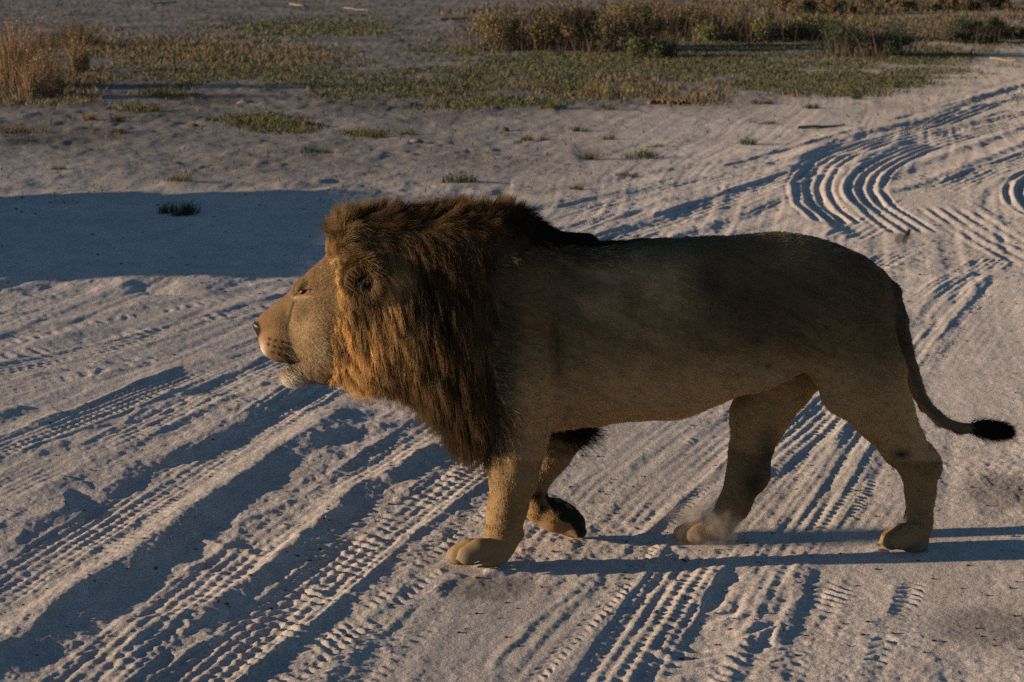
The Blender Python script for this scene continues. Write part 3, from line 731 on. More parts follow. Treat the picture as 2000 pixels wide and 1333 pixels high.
def coat_color(Q):
    px, py = side(Q)
    fx, fy = proj(Q[:, 0], Q[:, 1], Q[:, 2])
    base = np.array([.205, .130, .056])
    c = np.repeat(base[None], len(Q), 0)
    v = nz3(Q, 9) * .5 + nz3(Q, 26, 5) * .35
    c = c * (1 + .26 * v + .16 * nz3(Q, 55, 2) + .14 * nz3(Q, 120, 9))[:, None]
    st_ = noise2((Q[:, 2] + .35 * Q[:, 0]) * 75 + 3 * nz3(Q, 5), (Q[:, 0] - .35 * Q[:, 2]) * 16 + Q[:, 1] * 9)
    st2 = noise2((Q[:, 2] + .35 * Q[:, 0]) * 190, (Q[:, 0] - .35 * Q[:, 2]) * 50 + Q[:, 1] * 20)
    c = c * (1 + .12 * st_ + .16 * st2)[:, None]
    def mix(col, w):
        nonlocal c
        w = np.clip(w, 0, 1)[:, None]
        c = c * (1 - w) + np.array(col) * w
    # greyer saddle and shoulder, warm tan belly and legs, dark dorsal line
    mix((.115, .076, .035), .70 * sstep(740, 560, py) * sstep(930, 1000, px))
    mix((.44, .275, .13), .8 * sstep(660, 770, py) * (px > 900) * (py < 900))
    mix((.27, .17, .08), .7 * sstep(860, 960, py))
    mix((.36, .235, .12), .8 * np.clip(gauss(px, py, 1290, 600, 90, 90) + gauss(px, py, 1230, 520, 90, 60) + .6 * gauss(px, py, 1150, 560, 50, 90) + gauss(px, py, 1560, 480, 60, 30), 0, 1) * (1 + nz3(Q, 14, 2)))  # paler patches: sunlight grazing flank and rump, put into the colour
    mix((.055, .044, .03), .75 * np.clip(gauss(px, py, 1385, 540, 22, 40) + gauss(px, py, 1480, 595, 130, 75) + .6 * gauss(px, py, 1720, 640, 60, 130) + .5 * gauss(px, py, 1090, 640, 40, 150) + .5 * gauss(px, py, 980, 620, 40, 120), 0, 1))  # darker patches: shading of the body contours, put into the colour
    mix((.03, .022, .018), sstep(22, 0, np.abs(py - 470) + np.maximum(0, px - 1240) * .12) * sstep(1120, 1200, px) * (Q[:, 2] > .7))
    mix((.085, .06, .04), .65 * sstep(540, 470, py) * sstep(1200, 1300, px) + .6 * sstep(1580, 1680, px) * sstep(640, 520, py))  # back and rump painted darker to hold down the sunlight on them
    mix((.30, .21, .125), .6 * gauss(px, py, 1490, 728, 60, 22))
    # hock and thigh marks, pads
    mix((.01, .008, .007), .9 * gauss(px, py, 1758, 886, 16, 9) * (Q[:, 1] < ymid(Q[:, 0])))
    mix((.03, .02, .015), .7 * gauss(px, py, 1500, 715, 9, 7))
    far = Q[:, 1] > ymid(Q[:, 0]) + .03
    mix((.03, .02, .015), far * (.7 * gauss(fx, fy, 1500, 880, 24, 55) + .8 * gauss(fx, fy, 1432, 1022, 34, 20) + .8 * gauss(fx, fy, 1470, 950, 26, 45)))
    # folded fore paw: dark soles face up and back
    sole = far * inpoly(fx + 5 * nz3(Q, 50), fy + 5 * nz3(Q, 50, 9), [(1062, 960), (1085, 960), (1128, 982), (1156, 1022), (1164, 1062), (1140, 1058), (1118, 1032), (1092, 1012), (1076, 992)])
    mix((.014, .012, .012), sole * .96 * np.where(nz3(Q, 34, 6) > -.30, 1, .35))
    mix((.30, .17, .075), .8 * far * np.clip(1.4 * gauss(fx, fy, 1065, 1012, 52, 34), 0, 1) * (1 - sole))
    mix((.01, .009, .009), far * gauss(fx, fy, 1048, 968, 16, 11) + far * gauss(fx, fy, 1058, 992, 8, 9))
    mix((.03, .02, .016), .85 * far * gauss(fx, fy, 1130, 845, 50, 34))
    # paws: pale grey toes
    mix((.23, .185, .13), .6 * sstep(1062, 1085, py) * (px < 1000) + .55 * sstep(1045, 1065, py) * (px > 1700))
    # tail: grey brown, black end
    tl = (px > 1735) & (py > 560)
    mix((.06, .05, .042), .75 * sstep(-6, 10, px - np.interp(py, [540, 600, 680, 760, 800, 830], [1728, 1748, 1760, 1782, 1806, 1835])) * (px > 1725) * (py < 862))
    mix((.008, .006, .005), sstep(1905, 1925, px))
    # face
    face = (px < 670) & (py > 480)
    fc = face.astype(float)
    mix((.178, .108, .050), fc)
    mix((.15, .085, .038), fc * sstep(640, 560, px) * .7 * sstep(690, 640, py))
    mix((.26, .18, .105), fc * (.8 * gauss(px, py, 590, 640, 34, 40) + .6 * gauss(px, py, 610, 700, 40, 20)))
    mix((.33, .19, .085), fc * .85 * gauss(px, py, 532, 672, 30, 28))
    mix((.62, .54, .44), fc * np.clip(1.3 * gauss(px, py, 568, 742, 24, 18) + .75 * gauss(px, py, 511, 690, 8, 18), 0, 1))
    mix((.36, .27, .17), fc * .7 * gauss(px, py, 630, 684, 16, 26))
    mix((.24, .175, .11), fc * .7 * gauss(px, py, 600, 738, 36, 20))
    mix((.05, .036, .026), fc * .9 * sstep(4.2, 1.6, np.abs(px - np.interp(py, [585, 600, 640, 655], [574, 570, 559, 560]))) * (py > 590) * (py < 650))   # scar under the eye
    mix((.02, .014, .012), fc * sstep(3.5, 1.2, np.abs(py - np.interp(px, [540, 556, 590], [706, 710, 703]))) * (px < 586) * (px > 528))
    for a, b in [(524, 662), (536, 665), (548, 668), (560, 670), (522, 673), (534, 677), (546, 680), (558, 682), (530, 688), (542, 691), (554, 694)]:
        mix((.035, .022, .014), fc * .95 * np.clip(1.5 * gauss(px, py, a + 2, b, 3.6, 2.6), 0, 1))
    c = c * (1 + .12 * fc * (nz3(Q, 70, 3) + .9 * nz3(Q, 190, 8)))[:, None]
    mix((.03, .022, .018), fc * .8 * gauss(px, py, 588, 571, 8, 4) * (np.abs(Q[:, 1] - ymid(Q[:, 0])) > .05))
    mix((.055, .036, .022), fc * .65 * sstep(5, 2, np.abs(px - np.interp(py, [650, 675, 702], [558, 565, 580]))) * (py > 650) * (py < 704))
    mix((.018, .013, .011), fc * .9 * sstep(2.6, 1.0, np.abs(py - np.interp(px, [570, 582, 594, 606], [582, 572, 566, 567]))) * (px > 569) * (px < 607))
    mix((.48, .38, .27), fc * .6 * gauss(px, py, 576, 582, 7, 3) + fc * .3 * gauss(px, py, 598, 581, 12, 3))
    mix((.012, .010, .010), fc * sstep(513, 507, px + .3 * np.abs(py - 645)) * sstep(624, 632, py) * sstep(666, 656, py))
    mix((.010, .008, .008), fc * gauss(px, py, 560, 709, 17, 6.5))
    return np.clip(c, .004, 1)

REAR = np.array([(945, 905), (968, 850), (960, 760), (958, 650), (952, 560), (975, 492), (1050, 468), (1150, 484), (1200, 480)], float)
def rear_dist(px, py, line=None):
    d = np.full(len(px), 1e9)
    line = REAR if line is None else line
    for a, b in zip(line[:-1], line[1:]):
        u = b - a; t = np.clip(((px - a[0]) * u[0] + (py - a[1]) * u[1]) / (u @ u), 0, 1)
        d = np.minimum(d, np.hypot(px - a[0] - t * u[0], py - a[1] - t * u[1]))
    return d
def mane_color(Q, rnd):
    px, py = side(Q)
    dark = np.array([.034, .020, .0115]); brown = np.array([.135, .070, .028]); gold = np.array([.55, .33, .13]); black = np.array([.007, .005, .004])
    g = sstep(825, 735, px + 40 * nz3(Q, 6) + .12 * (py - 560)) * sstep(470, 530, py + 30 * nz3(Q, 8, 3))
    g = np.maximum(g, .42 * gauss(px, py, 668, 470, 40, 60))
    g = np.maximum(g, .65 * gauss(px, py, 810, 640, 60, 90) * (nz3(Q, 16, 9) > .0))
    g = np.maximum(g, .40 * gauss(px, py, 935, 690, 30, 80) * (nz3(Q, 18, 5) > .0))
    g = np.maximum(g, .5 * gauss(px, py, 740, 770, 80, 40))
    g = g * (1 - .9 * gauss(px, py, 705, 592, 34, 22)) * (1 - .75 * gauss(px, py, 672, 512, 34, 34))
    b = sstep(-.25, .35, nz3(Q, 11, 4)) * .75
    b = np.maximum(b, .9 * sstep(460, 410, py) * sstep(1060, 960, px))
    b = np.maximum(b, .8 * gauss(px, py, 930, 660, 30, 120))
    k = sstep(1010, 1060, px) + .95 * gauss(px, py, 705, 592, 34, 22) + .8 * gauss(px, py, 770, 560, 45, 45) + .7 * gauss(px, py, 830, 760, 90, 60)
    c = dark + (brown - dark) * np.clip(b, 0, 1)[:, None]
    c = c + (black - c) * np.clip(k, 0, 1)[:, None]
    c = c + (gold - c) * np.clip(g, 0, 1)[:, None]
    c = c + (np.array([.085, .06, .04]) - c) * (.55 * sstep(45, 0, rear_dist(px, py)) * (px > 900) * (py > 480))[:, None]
    return np.clip(c * (.40 + 1.2 * rnd)[:, None], .003, 1)

bpx, bpy_ = side(bV)
mane_v = inpoly(bpx + (np.where(bpx > 850, 30, 14) * nz3(bV, 9, 2) + 10 * nz3(bV, 40, 3)) * ((bpx > 850) | (bpx < 690)), bpy_ + 10 * nz3(bV, 14, 6) * (bpx > 850), MANE)
ear_c = [P(712, 540, .165 * s) for s in (-1, 1)]
ear_v = np.minimum(np.linalg.norm(bV - ear_c[0], axis=1), np.linalg.norm(bV - ear_c[1], axis=1)) < .080
ear_v &= np.abs(bV[:, 1] - ymid(bV[:, 0])) > .135
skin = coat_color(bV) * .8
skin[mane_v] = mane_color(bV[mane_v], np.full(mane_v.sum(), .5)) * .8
skin[ear_v] = np.array([.012, .008, .006])  # near-black colour stands in for the shade inside the ear hollow

skin_mat = new_mat('lion_skin', rough=.9, spec=.1, attr='tint')
lion = link('lion', None)
lion.location = (float(P(1300, 700)[0]), float(ymid(P(1300, 700)[0])), 0)
lion.empty_display_size = .2
lion['label'] = 'male lion with dark mane and folded near paw walking left across the sandy track'
lion['label'] = 'male lion with a dark brown mane walking left across the sand, one forepaw lifted'
lion['category'] = 'lion'
LOFF = np.array(lion.location)
def lion_part(name, data):
    o = link(name, data, lion)
    return o
lion_part('body', np_mesh('lion_body', bV - LOFF, bF, skin_mat, True, skin))

# ------------------------------------------------------------------ fur
def hair_mat(name, rough=.5, radial=.2, spec=.1):
    m = bpy.data.materials.new(name); m.use_nodes = True
    n = m.node_tree.nodes; l = m.node_tree.links
    n.remove(n['Principled BSDF'])
    h = n.new('ShaderNodeBsdfPrincipled')
    h.inputs['Roughness'].default_value = rough; h.inputs['Specular IOR Level'].default_value = spec
    at = n.new('ShaderNodeAttribute'); at.attribute_name = 'hair_color'
    l.new(at.outputs['Color'], h.inputs['Base Color'])
    tr = n.new('ShaderNodeBsdfTranslucent'); l.new(at.outputs['Color'], tr.inputs['Color'])
    mx = n.new('ShaderNodeMixShader'); mx.inputs[0].default_value = radial
    l.new(h.outputs[0], mx.inputs[1]); l.new(tr.outputs[0], mx.inputs[2])
    l.new(mx.outputs[0], n['Material Output'].inputs['Surface'])
    return m
fur_mat = hair_mat('fur', .6, .1, .12)
mane_mat = hair_mat('mane_hair', .5, .32, .12)

def hair(name, pts, rad, colr, mat, parent, off):
    n, k, _ = pts.shape
    cd = bpy.data.hair_curves.new(name)
    cd.add_curves([k] * n)
    cd.position_data.foreach_set('vector', np.ascontiguousarray(pts - off, np.float32).ravel())
    a = cd.attributes.new('radius', 'FLOAT', 'POINT')
    a.data.foreach_set('value', np.ascontiguousarray(rad, np.float32).ravel())
    c = np.ones((n, 4), np.float32); c[:, :3] = colr
    a = cd.attributes.new('hair_color', 'FLOAT_COLOR', 'CURVE')
    a.data.foreach_set('color', c.ravel())
    cd.materials.append(mat)
    return link(name, cd, parent)

tri = np.vstack([bF[:, [0, 1, 2]], bF[:, [0, 2, 3]]])
tA = np.linalg.norm(np.cross(bV[tri[:, 1]] - bV[tri[:, 0]], bV[tri[:, 2]] - bV[tri[:, 0]]), axis=1)
tC = bV[tri].mean(1)
def scatter(n, w):
    w = w * tA; p = w / w.sum()
    t = rng.choice(len(tri), n, p=p)
    a, b = rng.random(n), rng.random(n); f = a + b > 1
    a[f], b[f] = 1 - a[f], 1 - b[f]
    c = 1 - a - b
    q = bV[tri[t, 0]] * c[:, None] + bV[tri[t, 1]] * a[:, None] + bV[tri[t, 2]] * b[:, None]
    nn = bN[tri[t, 0]] * c[:, None] + bN[tri[t, 1]] * a[:, None] + bN[tri[t, 2]] * b[:, None]
    return q, nn / np.linalg.norm(nn, axis=1)[:, None]
def unit(v):
    return v / (np.linalg.norm(v, axis=1)[:, None] + 1e-9)

tpx, tpy = side(tC)
t_mane = mane_v[tri].any(1)
t_ear = ear_v[tri].any(1)
tN = unit(bN[tri].mean(1))
toward = np.clip(.35 - tN[:, 1], .2, 1)           # fewer hairs on the side turned away
fine = 1 + 4.0 * (tpx < 680) + .5 * (tpy > 860)

# short coat
def comb(Q, N):
    px, py = side(Q)
    leg = sstep(780, 880, py)
    fl = np.zeros_like(Q)
    fl[:, 0] = 1 - .75 * leg; fl[:, 1] = SL * fl[:, 0]; fl[:, 2] = -.35 - .8 * leg
    tl = (px > 1740) & (py > 560)
    fl[tl] = [.8, .05, -.6]
    fc = px < 670
    fl[fc] = np.stack([np.ones(fc.sum()), np.sign(Q[fc, 1] - ymid(Q[fc, 0])) * .2, .25 - .006 * (py[fc] - 560)], 1)
    w = .35 * np.stack([nz3(Q, 7, 1), nz3(Q, 7, 12), nz3(Q, 7, 23)], 1) * (~fc)[:, None]
    fl = fl + w
    return unit(fl - (fl * N).sum(1)[:, None] * N)
NC = 300000
Q, N = scatter(NC, toward * fine * (~t_mane) * (~t_ear))
px, py = side(Q)
keep = (np.hypot(px - 590, py - 570) > 9) & ~((px < 512) & (py > 628) & (py < 662)) & (Q[:, 2] > .008)
Q, N, px, py = Q[keep], N[keep], px[keep], py[keep]
T = comb(Q, N)
Lh = .0170 * (1 - .55 * (px < 670) - .45 * sstep(850, 950, py)) * (1 + .5 * ((py > 790) & (py < 850) & (px < 1180))) * rng.uniform(.6, 1.25, len(Q))
Lh *= 1 + .6 * ((px < 640) & (py > 690)) + .5 * ((px > 600) & (px < 670))
Lh *= 1 - .65 * (py > 1045)
Lh *= 1 + 1.1 * ((px < 600) & (py > 716)) + .9 * gauss(px, py, 632, 690, 22, 40)
nose_fade = np.clip((px - 495) / 60, .5, 1); Lh *= np.where(px < 560, nose_fade, 1)
rd_ = rear_dist(px, py); edge_ = sstep(70, 0, rd_) * (px > 930) * (py < 880)
Lh *= 1 + 1.3 * edge_
lift = np.clip(rng.uniform(.20, .55, len(Q)) + .35 * nz3(Q, 60, 3), .1, 1) * np.where(px < 680, .75, 1)
jit = rng.normal(0, .14, (len(Q), 3)) + (.30 * sstep(640, 700, px))[:, None] * np.stack([nz3(Q, 45, 1), nz3(Q, 45, 11), nz3(Q, 45, 21)], 1)
pts = []
for s_ in (0, .4, .75, 1):
    pts.append(Q - np.where(px < 680, .0004, .0012)[:, None] * N + (Lh * s_)[:, None] * (unit(T + jit) * (1 - .1 * s_) + N * (lift * (1 - .55 * s_))[:, None]))
pts = np.stack(pts, 1)
rad = np.array([.00062, .00058, .00042, .00012])[None] * (rng.uniform(.8, 1.25, len(Q)) * np.where(px < 680, .62, 1))[:, None]
hc = coat_color(Q) * rng.uniform(.72, 1.30, (len(Q), 1)) * (1 + (.22 * nz3(Q, 80, 4) + .18 * nz3(Q, 160, 8)) * sstep(650, 700, px))[:, None]
hc = hc + (mane_color(Q, rng.random(len(Q))) - hc) * (edge_ * (rng.random(len(Q)) < .75))[:, None]
hair('coat', pts, rad, np.clip(hc * 1.25, .004, .9), fur_mat, lion, LOFF)

# mane: guide locks first, then strands gathered towards them
def mane_flow(Q, N):
    px, py = side(Q)
    crest = sstep(480, 415, py) ; front = sstep(705, 655, px)
    back = sstep(1000, 1080, px)
    f = np.zeros_like(Q)
    f[:, 0] = .35 + .15 * crest + .9 * back - .1 * front * sstep(560, 480, py)
    f[:, 2] = -1.0 + 1.9 * crest * (1 - back) + .55 * back + 1.3 * front * sstep(560, 470, py)
    fore = sstep(705, 660, px) * sstep(520, 480, py)
    f[:, 0] -= .40 * fore; f[:, 2] += .5 * fore
    near_ear = gauss(px, py, 715, 520, 60, 40)
    f[:, 0] += 1.2 * near_ear; f[:, 2] += .9 * near_ear
    return f, crest, front, back
FRONT = np.array([(626, 470), (630, 490), (648, 528), (662, 575), (654, 620), (644, 660), (642, 700), (648, 760)], float)
def mane_len(px, py):
    L = .115 + .05 * sstep(600, 760, py) * sstep(780, 880, px) - .045 * sstep(640, 740, py) * sstep(860, 760, px)
    L = np.where(py < 470, .070, L)
    L *= 1 - .35 * sstep(700, 650, px)
    L *= 1 - .35 * sstep(1040, 1140, px)
    L *= np.where((px > 900) & (py < 840), .62 + .38 * sstep(0, 75, rear_dist(px, py)), 1)
    L *= 1 - .75 * gauss(px, py, 695, 545, 55, 50)
    L = np.where((py < 520) & (px < 760), np.maximum(L, .085), L)
    L = L * np.where((px < 740) & (py > 500), .38 + .62 * sstep(0, 62, rear_dist(px, py, FRONT)), 1)
    return L
KP = 9
def grow(Q, N, L, rs):
    f, crest, front, back = mane_flow(Q, N)
    px, py = side(Q)
    d = unit(unit(f) * 1.0 + N * (.75 + .35 * crest)[:, None] + rs)
    p = Q.copy(); out = [p - .004 * N]
    stepL = (L / (KP - 1))[:, None]
    g = np.array([0, 0, -1.0])
    for i in range(KP - 1):
        t = (i + 1) / (KP - 1)
        d = unit(d + .26 * unit(f) + (.20 * (1 - .9 * crest) * (1 + t))[:, None] * g + .10 * rs)
        into = np.minimum((d * N).sum(1) + .05, 0)[:, None]
        d = unit(d - into * N)
        p = p + d * stepL
        out.append(p.copy())
    return np.stack(out, 1)
NG, NM = 1700, 80000
wm = t_mane * ~t_ear * np.clip(.6 - tN[:, 1], .35, 1)
Qg, Ng = scatter(NG, wm * 1.0)
gpx, gpy = side(Qg)
rg = rng.normal(0, .24, (NG, 3))
Gd = grow(Qg, Ng, mane_len(gpx, gpy) * rng.uniform(.6, 1.5, NG), rg)
Qm, Nm = scatter(NM, wm * (1 + .8 * (tpy < 480)) * np.where(tpx > 900, .25 + .75 * sstep(0, 55, rear_dist(tpx, tpy)), 1))
mpx, mpy = side(Qm)
# nearest guide, in blocks
near = np.empty(NM, int)
for i in range(0, NM, 3000):
    dd = ((Qm[i:i + 3000, None] - Qg[None]) ** 2).sum(2)
    near[i:i + 3000] = dd.argmin(1)
Lm = mane_len(mpx, mpy) * rng.uniform(.6, 1.15, NM) * np.where((rng.random(NM) < .07) & (mpy > 560), 1.45, 1)
rs = .55 * rg[near] + rng.normal(0, .10, (NM, 3))
own = grow(Qm, Nm, Lm, rs)
tt = np.linspace(0, 1, KP)[None, :, None]
gp = Gd[near]
frac = np.clip(Lm / (np.linalg.norm(np.diff(gp, axis=1), axis=2).sum(1) + 1e-6), .4, 1.6)[:, None, None]
gpt = gp[:, :1] + (gp - gp[:, :1]) * frac
cw = (.72 * rng.uniform(.5, 1.15, NM))[:, None, None] * tt ** .8
frz = rng.normal(0, 1, (NM, 1, 3)) * .006 * tt ** 2 + rng.normal(0, .0016, (NM, KP, 3)) * tt
mpts = own * (1 - np.clip(cw, 0, 1)) + (gpt + .25 * (own[:, :1] - gp[:, :1]) * (1 - .5 * tt)) * np.clip(cw, 0, 1) + frz
grnd = rng.random(NG)
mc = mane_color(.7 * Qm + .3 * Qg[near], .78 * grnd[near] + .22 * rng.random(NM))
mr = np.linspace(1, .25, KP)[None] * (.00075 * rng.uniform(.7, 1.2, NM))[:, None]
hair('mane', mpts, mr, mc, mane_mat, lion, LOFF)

# ear fringe
te = t_ear
epx_, epy_ = side(tC)
Qe, Ne = scatter(5200, te * np.clip(.7 - tN[:, 1], .3, 1) * np.where(np.hypot(epx_ - 704, epy_ - 548) > 27, 1, .06))
epx, epy = side(Qe)
c0 = np.where((Qe[:, 1] < ymid(Qe[:, 0]))[:, None], ear_c[0], ear_c[1])
rim = unit(Qe - c0)
Le = rng.uniform(.010, .034, len(Qe))
de = unit(Ne * .6 + rim * .5 + rng.normal(0, .25, (len(Qe), 3)) + [.3, 0, -.35])
ep = np.stack([Qe - .001 * Ne + de * (Le * s_)[:, None] + np.array([.2, 0, -.35]) * (Le * s_ * s_)[:, None] for s_ in (0, .35, .7, 1)], 1)
erad = np.hypot(epx - 706, epy - 545)
ec = np.where((rng.random(len(Qe)) < np.where(erad > 31, .75, .08))[:, None], np.array([.22, .125, .05]), np.array([.05, .03, .018])) * rng.uniform(.6, 1.2, (len(Qe), 1))
ec = .7 * (.55 * ec + .45 * mane_color(Qe, rng.random(len(Qe))))
hair('ear_fringe', ep, np.array([.0007, .0006, .0005, .0002])[None] * np.ones((len(Qe), 1)), ec, mane_mat, lion, LOFF)

for sgn in (-1, 1):
    n = 420
    lk = rng.integers(0, 14, n)
    la = np.linspace(-.2, 2.6, 14)[lk] + rng.normal(0, .06, n)
    c = P(706, 544, .165 * sgn)
    root = c + np.stack([-np.cos(la) * .060, .030 * sgn + rng.normal(0, .004, n), np.sin(la) * .056 - .004], 1)
    d0 = unit(np.stack([.55 + .35 * np.cos(la), .55 * sgn + 0 * la, -.55 * np.sin(la) - .25], 1) + rng.normal(0, .16, (14, 3))[lk] + rng.normal(0, .08, (n, 3)))
    Lt = rng.uniform(.014, .032, n)
    tp_ = np.stack([root + d0 * (Lt * s_)[:, None] + np.array([.35, 0, -.45]) * (Lt * s_ * s_)[:, None] for s_ in (0, .35, .7, 1)], 1)
    ct = np.where((la < 1.2)[:, None], [.22, .125, .055], [.07, .042, .022]) * rng.uniform(.5, 1.3, (n, 1))
    hair('ear_tuft', tp_, np.array([.0006, .0006, .0004, .0002])[None] * np.ones((n, 1)), ct, mane_mat, lion, LOFF)

# tail tuft
n = 14000
a0 = P(1898, 836, -.005); a1 = P(1958, 842, -.005); ax = a1 - a0
t = rng.random(n) ** .8
root = a0 + ax * t[:, None] + rng.normal(0, .009, (n, 3))
lock = rng.normal(0, .20, (60, 3))[rng.integers(0, 60, n)]
dr = unit(np.array([1.0, .12, -.10]) + lock + rng.normal(0, .20, (n, 3)))
Lt = rng.uniform(.025, .064, n) * (1.15 - .45 * t)
tp_ = np.stack([root + dr * (Lt * s_)[:, None] + np.array([.18, 0, -.10]) * (Lt * s_ * s_)[:, None] for s_ in (0, .3, .65, 1)], 1)
hair('tail_tuft', tp_, np.array([.0008, .0007, .0005, .0002])[None] * np.ones((n, 1)), np.array([.010, .008, .006]) * rng.uniform(.5, 1.5, (n, 1)), mane_mat, lion, LOFF)

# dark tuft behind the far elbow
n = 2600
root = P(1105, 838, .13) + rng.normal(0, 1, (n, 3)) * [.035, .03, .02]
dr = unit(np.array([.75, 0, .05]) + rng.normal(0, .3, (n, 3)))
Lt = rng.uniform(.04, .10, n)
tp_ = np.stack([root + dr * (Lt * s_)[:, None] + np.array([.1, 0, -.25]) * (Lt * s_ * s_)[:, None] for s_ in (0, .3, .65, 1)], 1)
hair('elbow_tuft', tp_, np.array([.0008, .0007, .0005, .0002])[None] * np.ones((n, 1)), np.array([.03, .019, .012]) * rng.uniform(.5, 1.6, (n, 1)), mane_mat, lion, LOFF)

# whiskers
wp = []
for sgn in (-1, 1):
    for i in range(6):
        r0 = P(522 + rng.uniform(0, 38), 664 + rng.uniform(0, 24), .066 * sgn)
        L_ = rng.uniform(.06, .12)
        d0 = unit(np.array([[.8 + rng.uniform(0, .6), .5 * sgn, -.18 + rng.normal(0, .25)]]))[0]
        wp.append([r0 + d0 * L_ * s_ + np.array([.25, 0, -.35]) * L_ * s_ * s_ for s_ in (0, .25, .5, .75, 1)])
wp = np.array(wp)
hair('whiskers', wp, np.array([.0003, .0003, .0003, .0002, .0001])[None] * np.ones((len(wp), 1)), np.full((len(wp), 3), .26), fur_mat, lion, LOFF)

# eyes and nose
def ball(c, r, nu=20, nv=14):
    u = np.linspace(0, 2 * np.pi, nu, endpoint=False); v = np.linspace(0, np.pi, nv)
    V = np.stack([np.outer(np.sin(v), np.cos(u)), np.outer(np.sin(v), np.sin(u)), np.outer(np.cos(v), np.ones(nu))], -1).reshape(-1, 3)
    i = np.arange((nv - 1) * nu).reshape(nv - 1, nu); j = np.roll(i, -1, 1)
    F = np.stack([i, i + nu, j + nu, j], -1).reshape(-1, 4)
    return V * np.asarray(r) + np.asarray(c), F
eye_m = new_mat('eye_amber', rough=.3, spec=.3, attr='tint')
nose_m = new_mat('nose_leather', (.010, .008, .008), .45, .4, bump=(300, .001))
def on_skin(px, py, sgn):
    """the point of the body surface that the photo shows at a pixel, on the near (-1) or mirrored far (+1) flank"""
    qx, qy = side(bV)
    off = (bV[:, 1] - ymid(bV[:, 0])) * sgn
    k = np.nonzero((np.hypot(qx - px, qy - py) < 7) & (off > .03))[0]
    q = k[np.argmax(off[k] - .004 * np.hypot(qx[k] - px, qy[k] - py))]
    return bV[q], bN[q]
for sgn in (-1, 1):
    c, nn0 = on_skin(590, 571, sgn)
    ax1 = unit(np.array([[.88, .10 * sgn, .42]]))[0]; ax1 = unit((ax1 - ax1 @ nn0 * nn0)[None])[0]; ax2 = np.cross(nn0, ax1)
    V, F = ball((0, 0, 0), (1, 1, 1), 26, 20)
    r2 = np.hypot(V[:, 0] + .15, V[:, 1] * .55)
    ec_ = np.where((r2 < .22)[:, None], [.003, .003, .003], np.where((r2 < .50)[:, None], [.16, .085, .022], [.012, .009, .008]))
    V = c + nn0 * .004 + V[:, :1] * ax1 * .0155 + V[:, 1:2] * ax2 * .0062 + V[:, 2:] * nn0 * .008
    lion_part('eye', np_mesh('eye', V - LOFF, F, eye_m, True, ec_))
V1, F1 = ball((0, 0, 0), (.025, .036, .031), 28, 18)
V1[:, 1] *= 1 + 14 * np.clip(V1[:, 2], -.03, .03)           # broad above, narrow below
V1[:, 0] += -.55 * V1[:, 2] + 5.0 * V1[:, 1] ** 2
for sgn in (-1, 1):                                          # nostrils
    q = np.exp(-((V1[:, 1] - .016 * sgn) / .009) ** 2 - ((V1[:, 2] + .002) / .008) ** 2) * (V1[:, 0] < .01)
    V1[:, 0] += .012 * q
V1 = V1 + P(510, 644)
lion_part('nose', np_mesh('nose', V1 - LOFF, F1, nose_m, True))

# ------------------------------------------------------------------ plants
def blades(n, base, spread, height, width, lean=.35, bend=.4, up=1.0, curl=None):
    """n tapering blades (two triangles... root pair, middle pair, tip), returned as vertices, triangles"""
    b = np.asarray(base) + np.concatenate([rng.normal(0, 1, (n, 2)) * np.asarray(spread), np.zeros((n, 1))], 1)
    a = rng.uniform(0, 2 * np.pi, n)
    H = height * rng.uniform(.45, 1.15, n); W = width * rng.uniform(.6, 1.3, n)
    out = np.stack([np.cos(a), np.sin(a), np.zeros(n)], 1)
    az = rng.uniform(0, np.pi, n)
    sd_ = np.stack([np.cos(az), np.sin(az) * .4, np.zeros(n)], 1)
    ln = np.abs(rng.normal(0, lean, n))[:, None]
    mid = b + (out * ln * .4 + [0, 0, .55 * up]) * H[:, None]
    tip = b + (out * (ln + bend * ln) + [0, 0, 1.0 * up]) * H[:, None]
    w = sd_ * W[:, None]
    V = np.stack([b - w / 2, b + w / 2, mid + w * .38, mid - w * .38, tip], 1).reshape(-1, 3)
    i = np.arange(n)[:, None] * 5
    F = np.concatenate([i + [0, 1, 2], i + [0, 2, 3], i + [3, 2, 4]], 0)
    return V, F

def leafset(C, size, flat=.5):
    n = len(C)
    u = unit(rng.normal(0, 1, (n, 3)) * [1, 1, flat]); v = unit(np.cross(u, rng.normal(0, 1, (n, 3))))
    s_ = size * rng.uniform(.5, 1.4, (n, 1))
    V = np.stack([C - u * s_, C + v * s_ * .35, C + u * s_, C - v * s_ * .35], 1).reshape(-1, 3)
    i = np.arange(n)[:, None] * 4
    return V, np.concatenate([i + [0, 1, 2], i + [0, 2, 3]], 0)

def tint(n_items, per, base, var=.3):
    c = np.asarray(base) * rng.uniform(1 - var, 1 + var, (n_items, 1)) * (1 + rng.normal(0, .08, (n_items, 3)))
    return np.repeat(np.clip(c, .005, 1), per, 0)

leaf_mat = new_mat('plant_leaves', rough=.75, spec=.15, attr='tint')
def scale_at(Y):
    return math.hypot(Y, CAM_H) / FPX

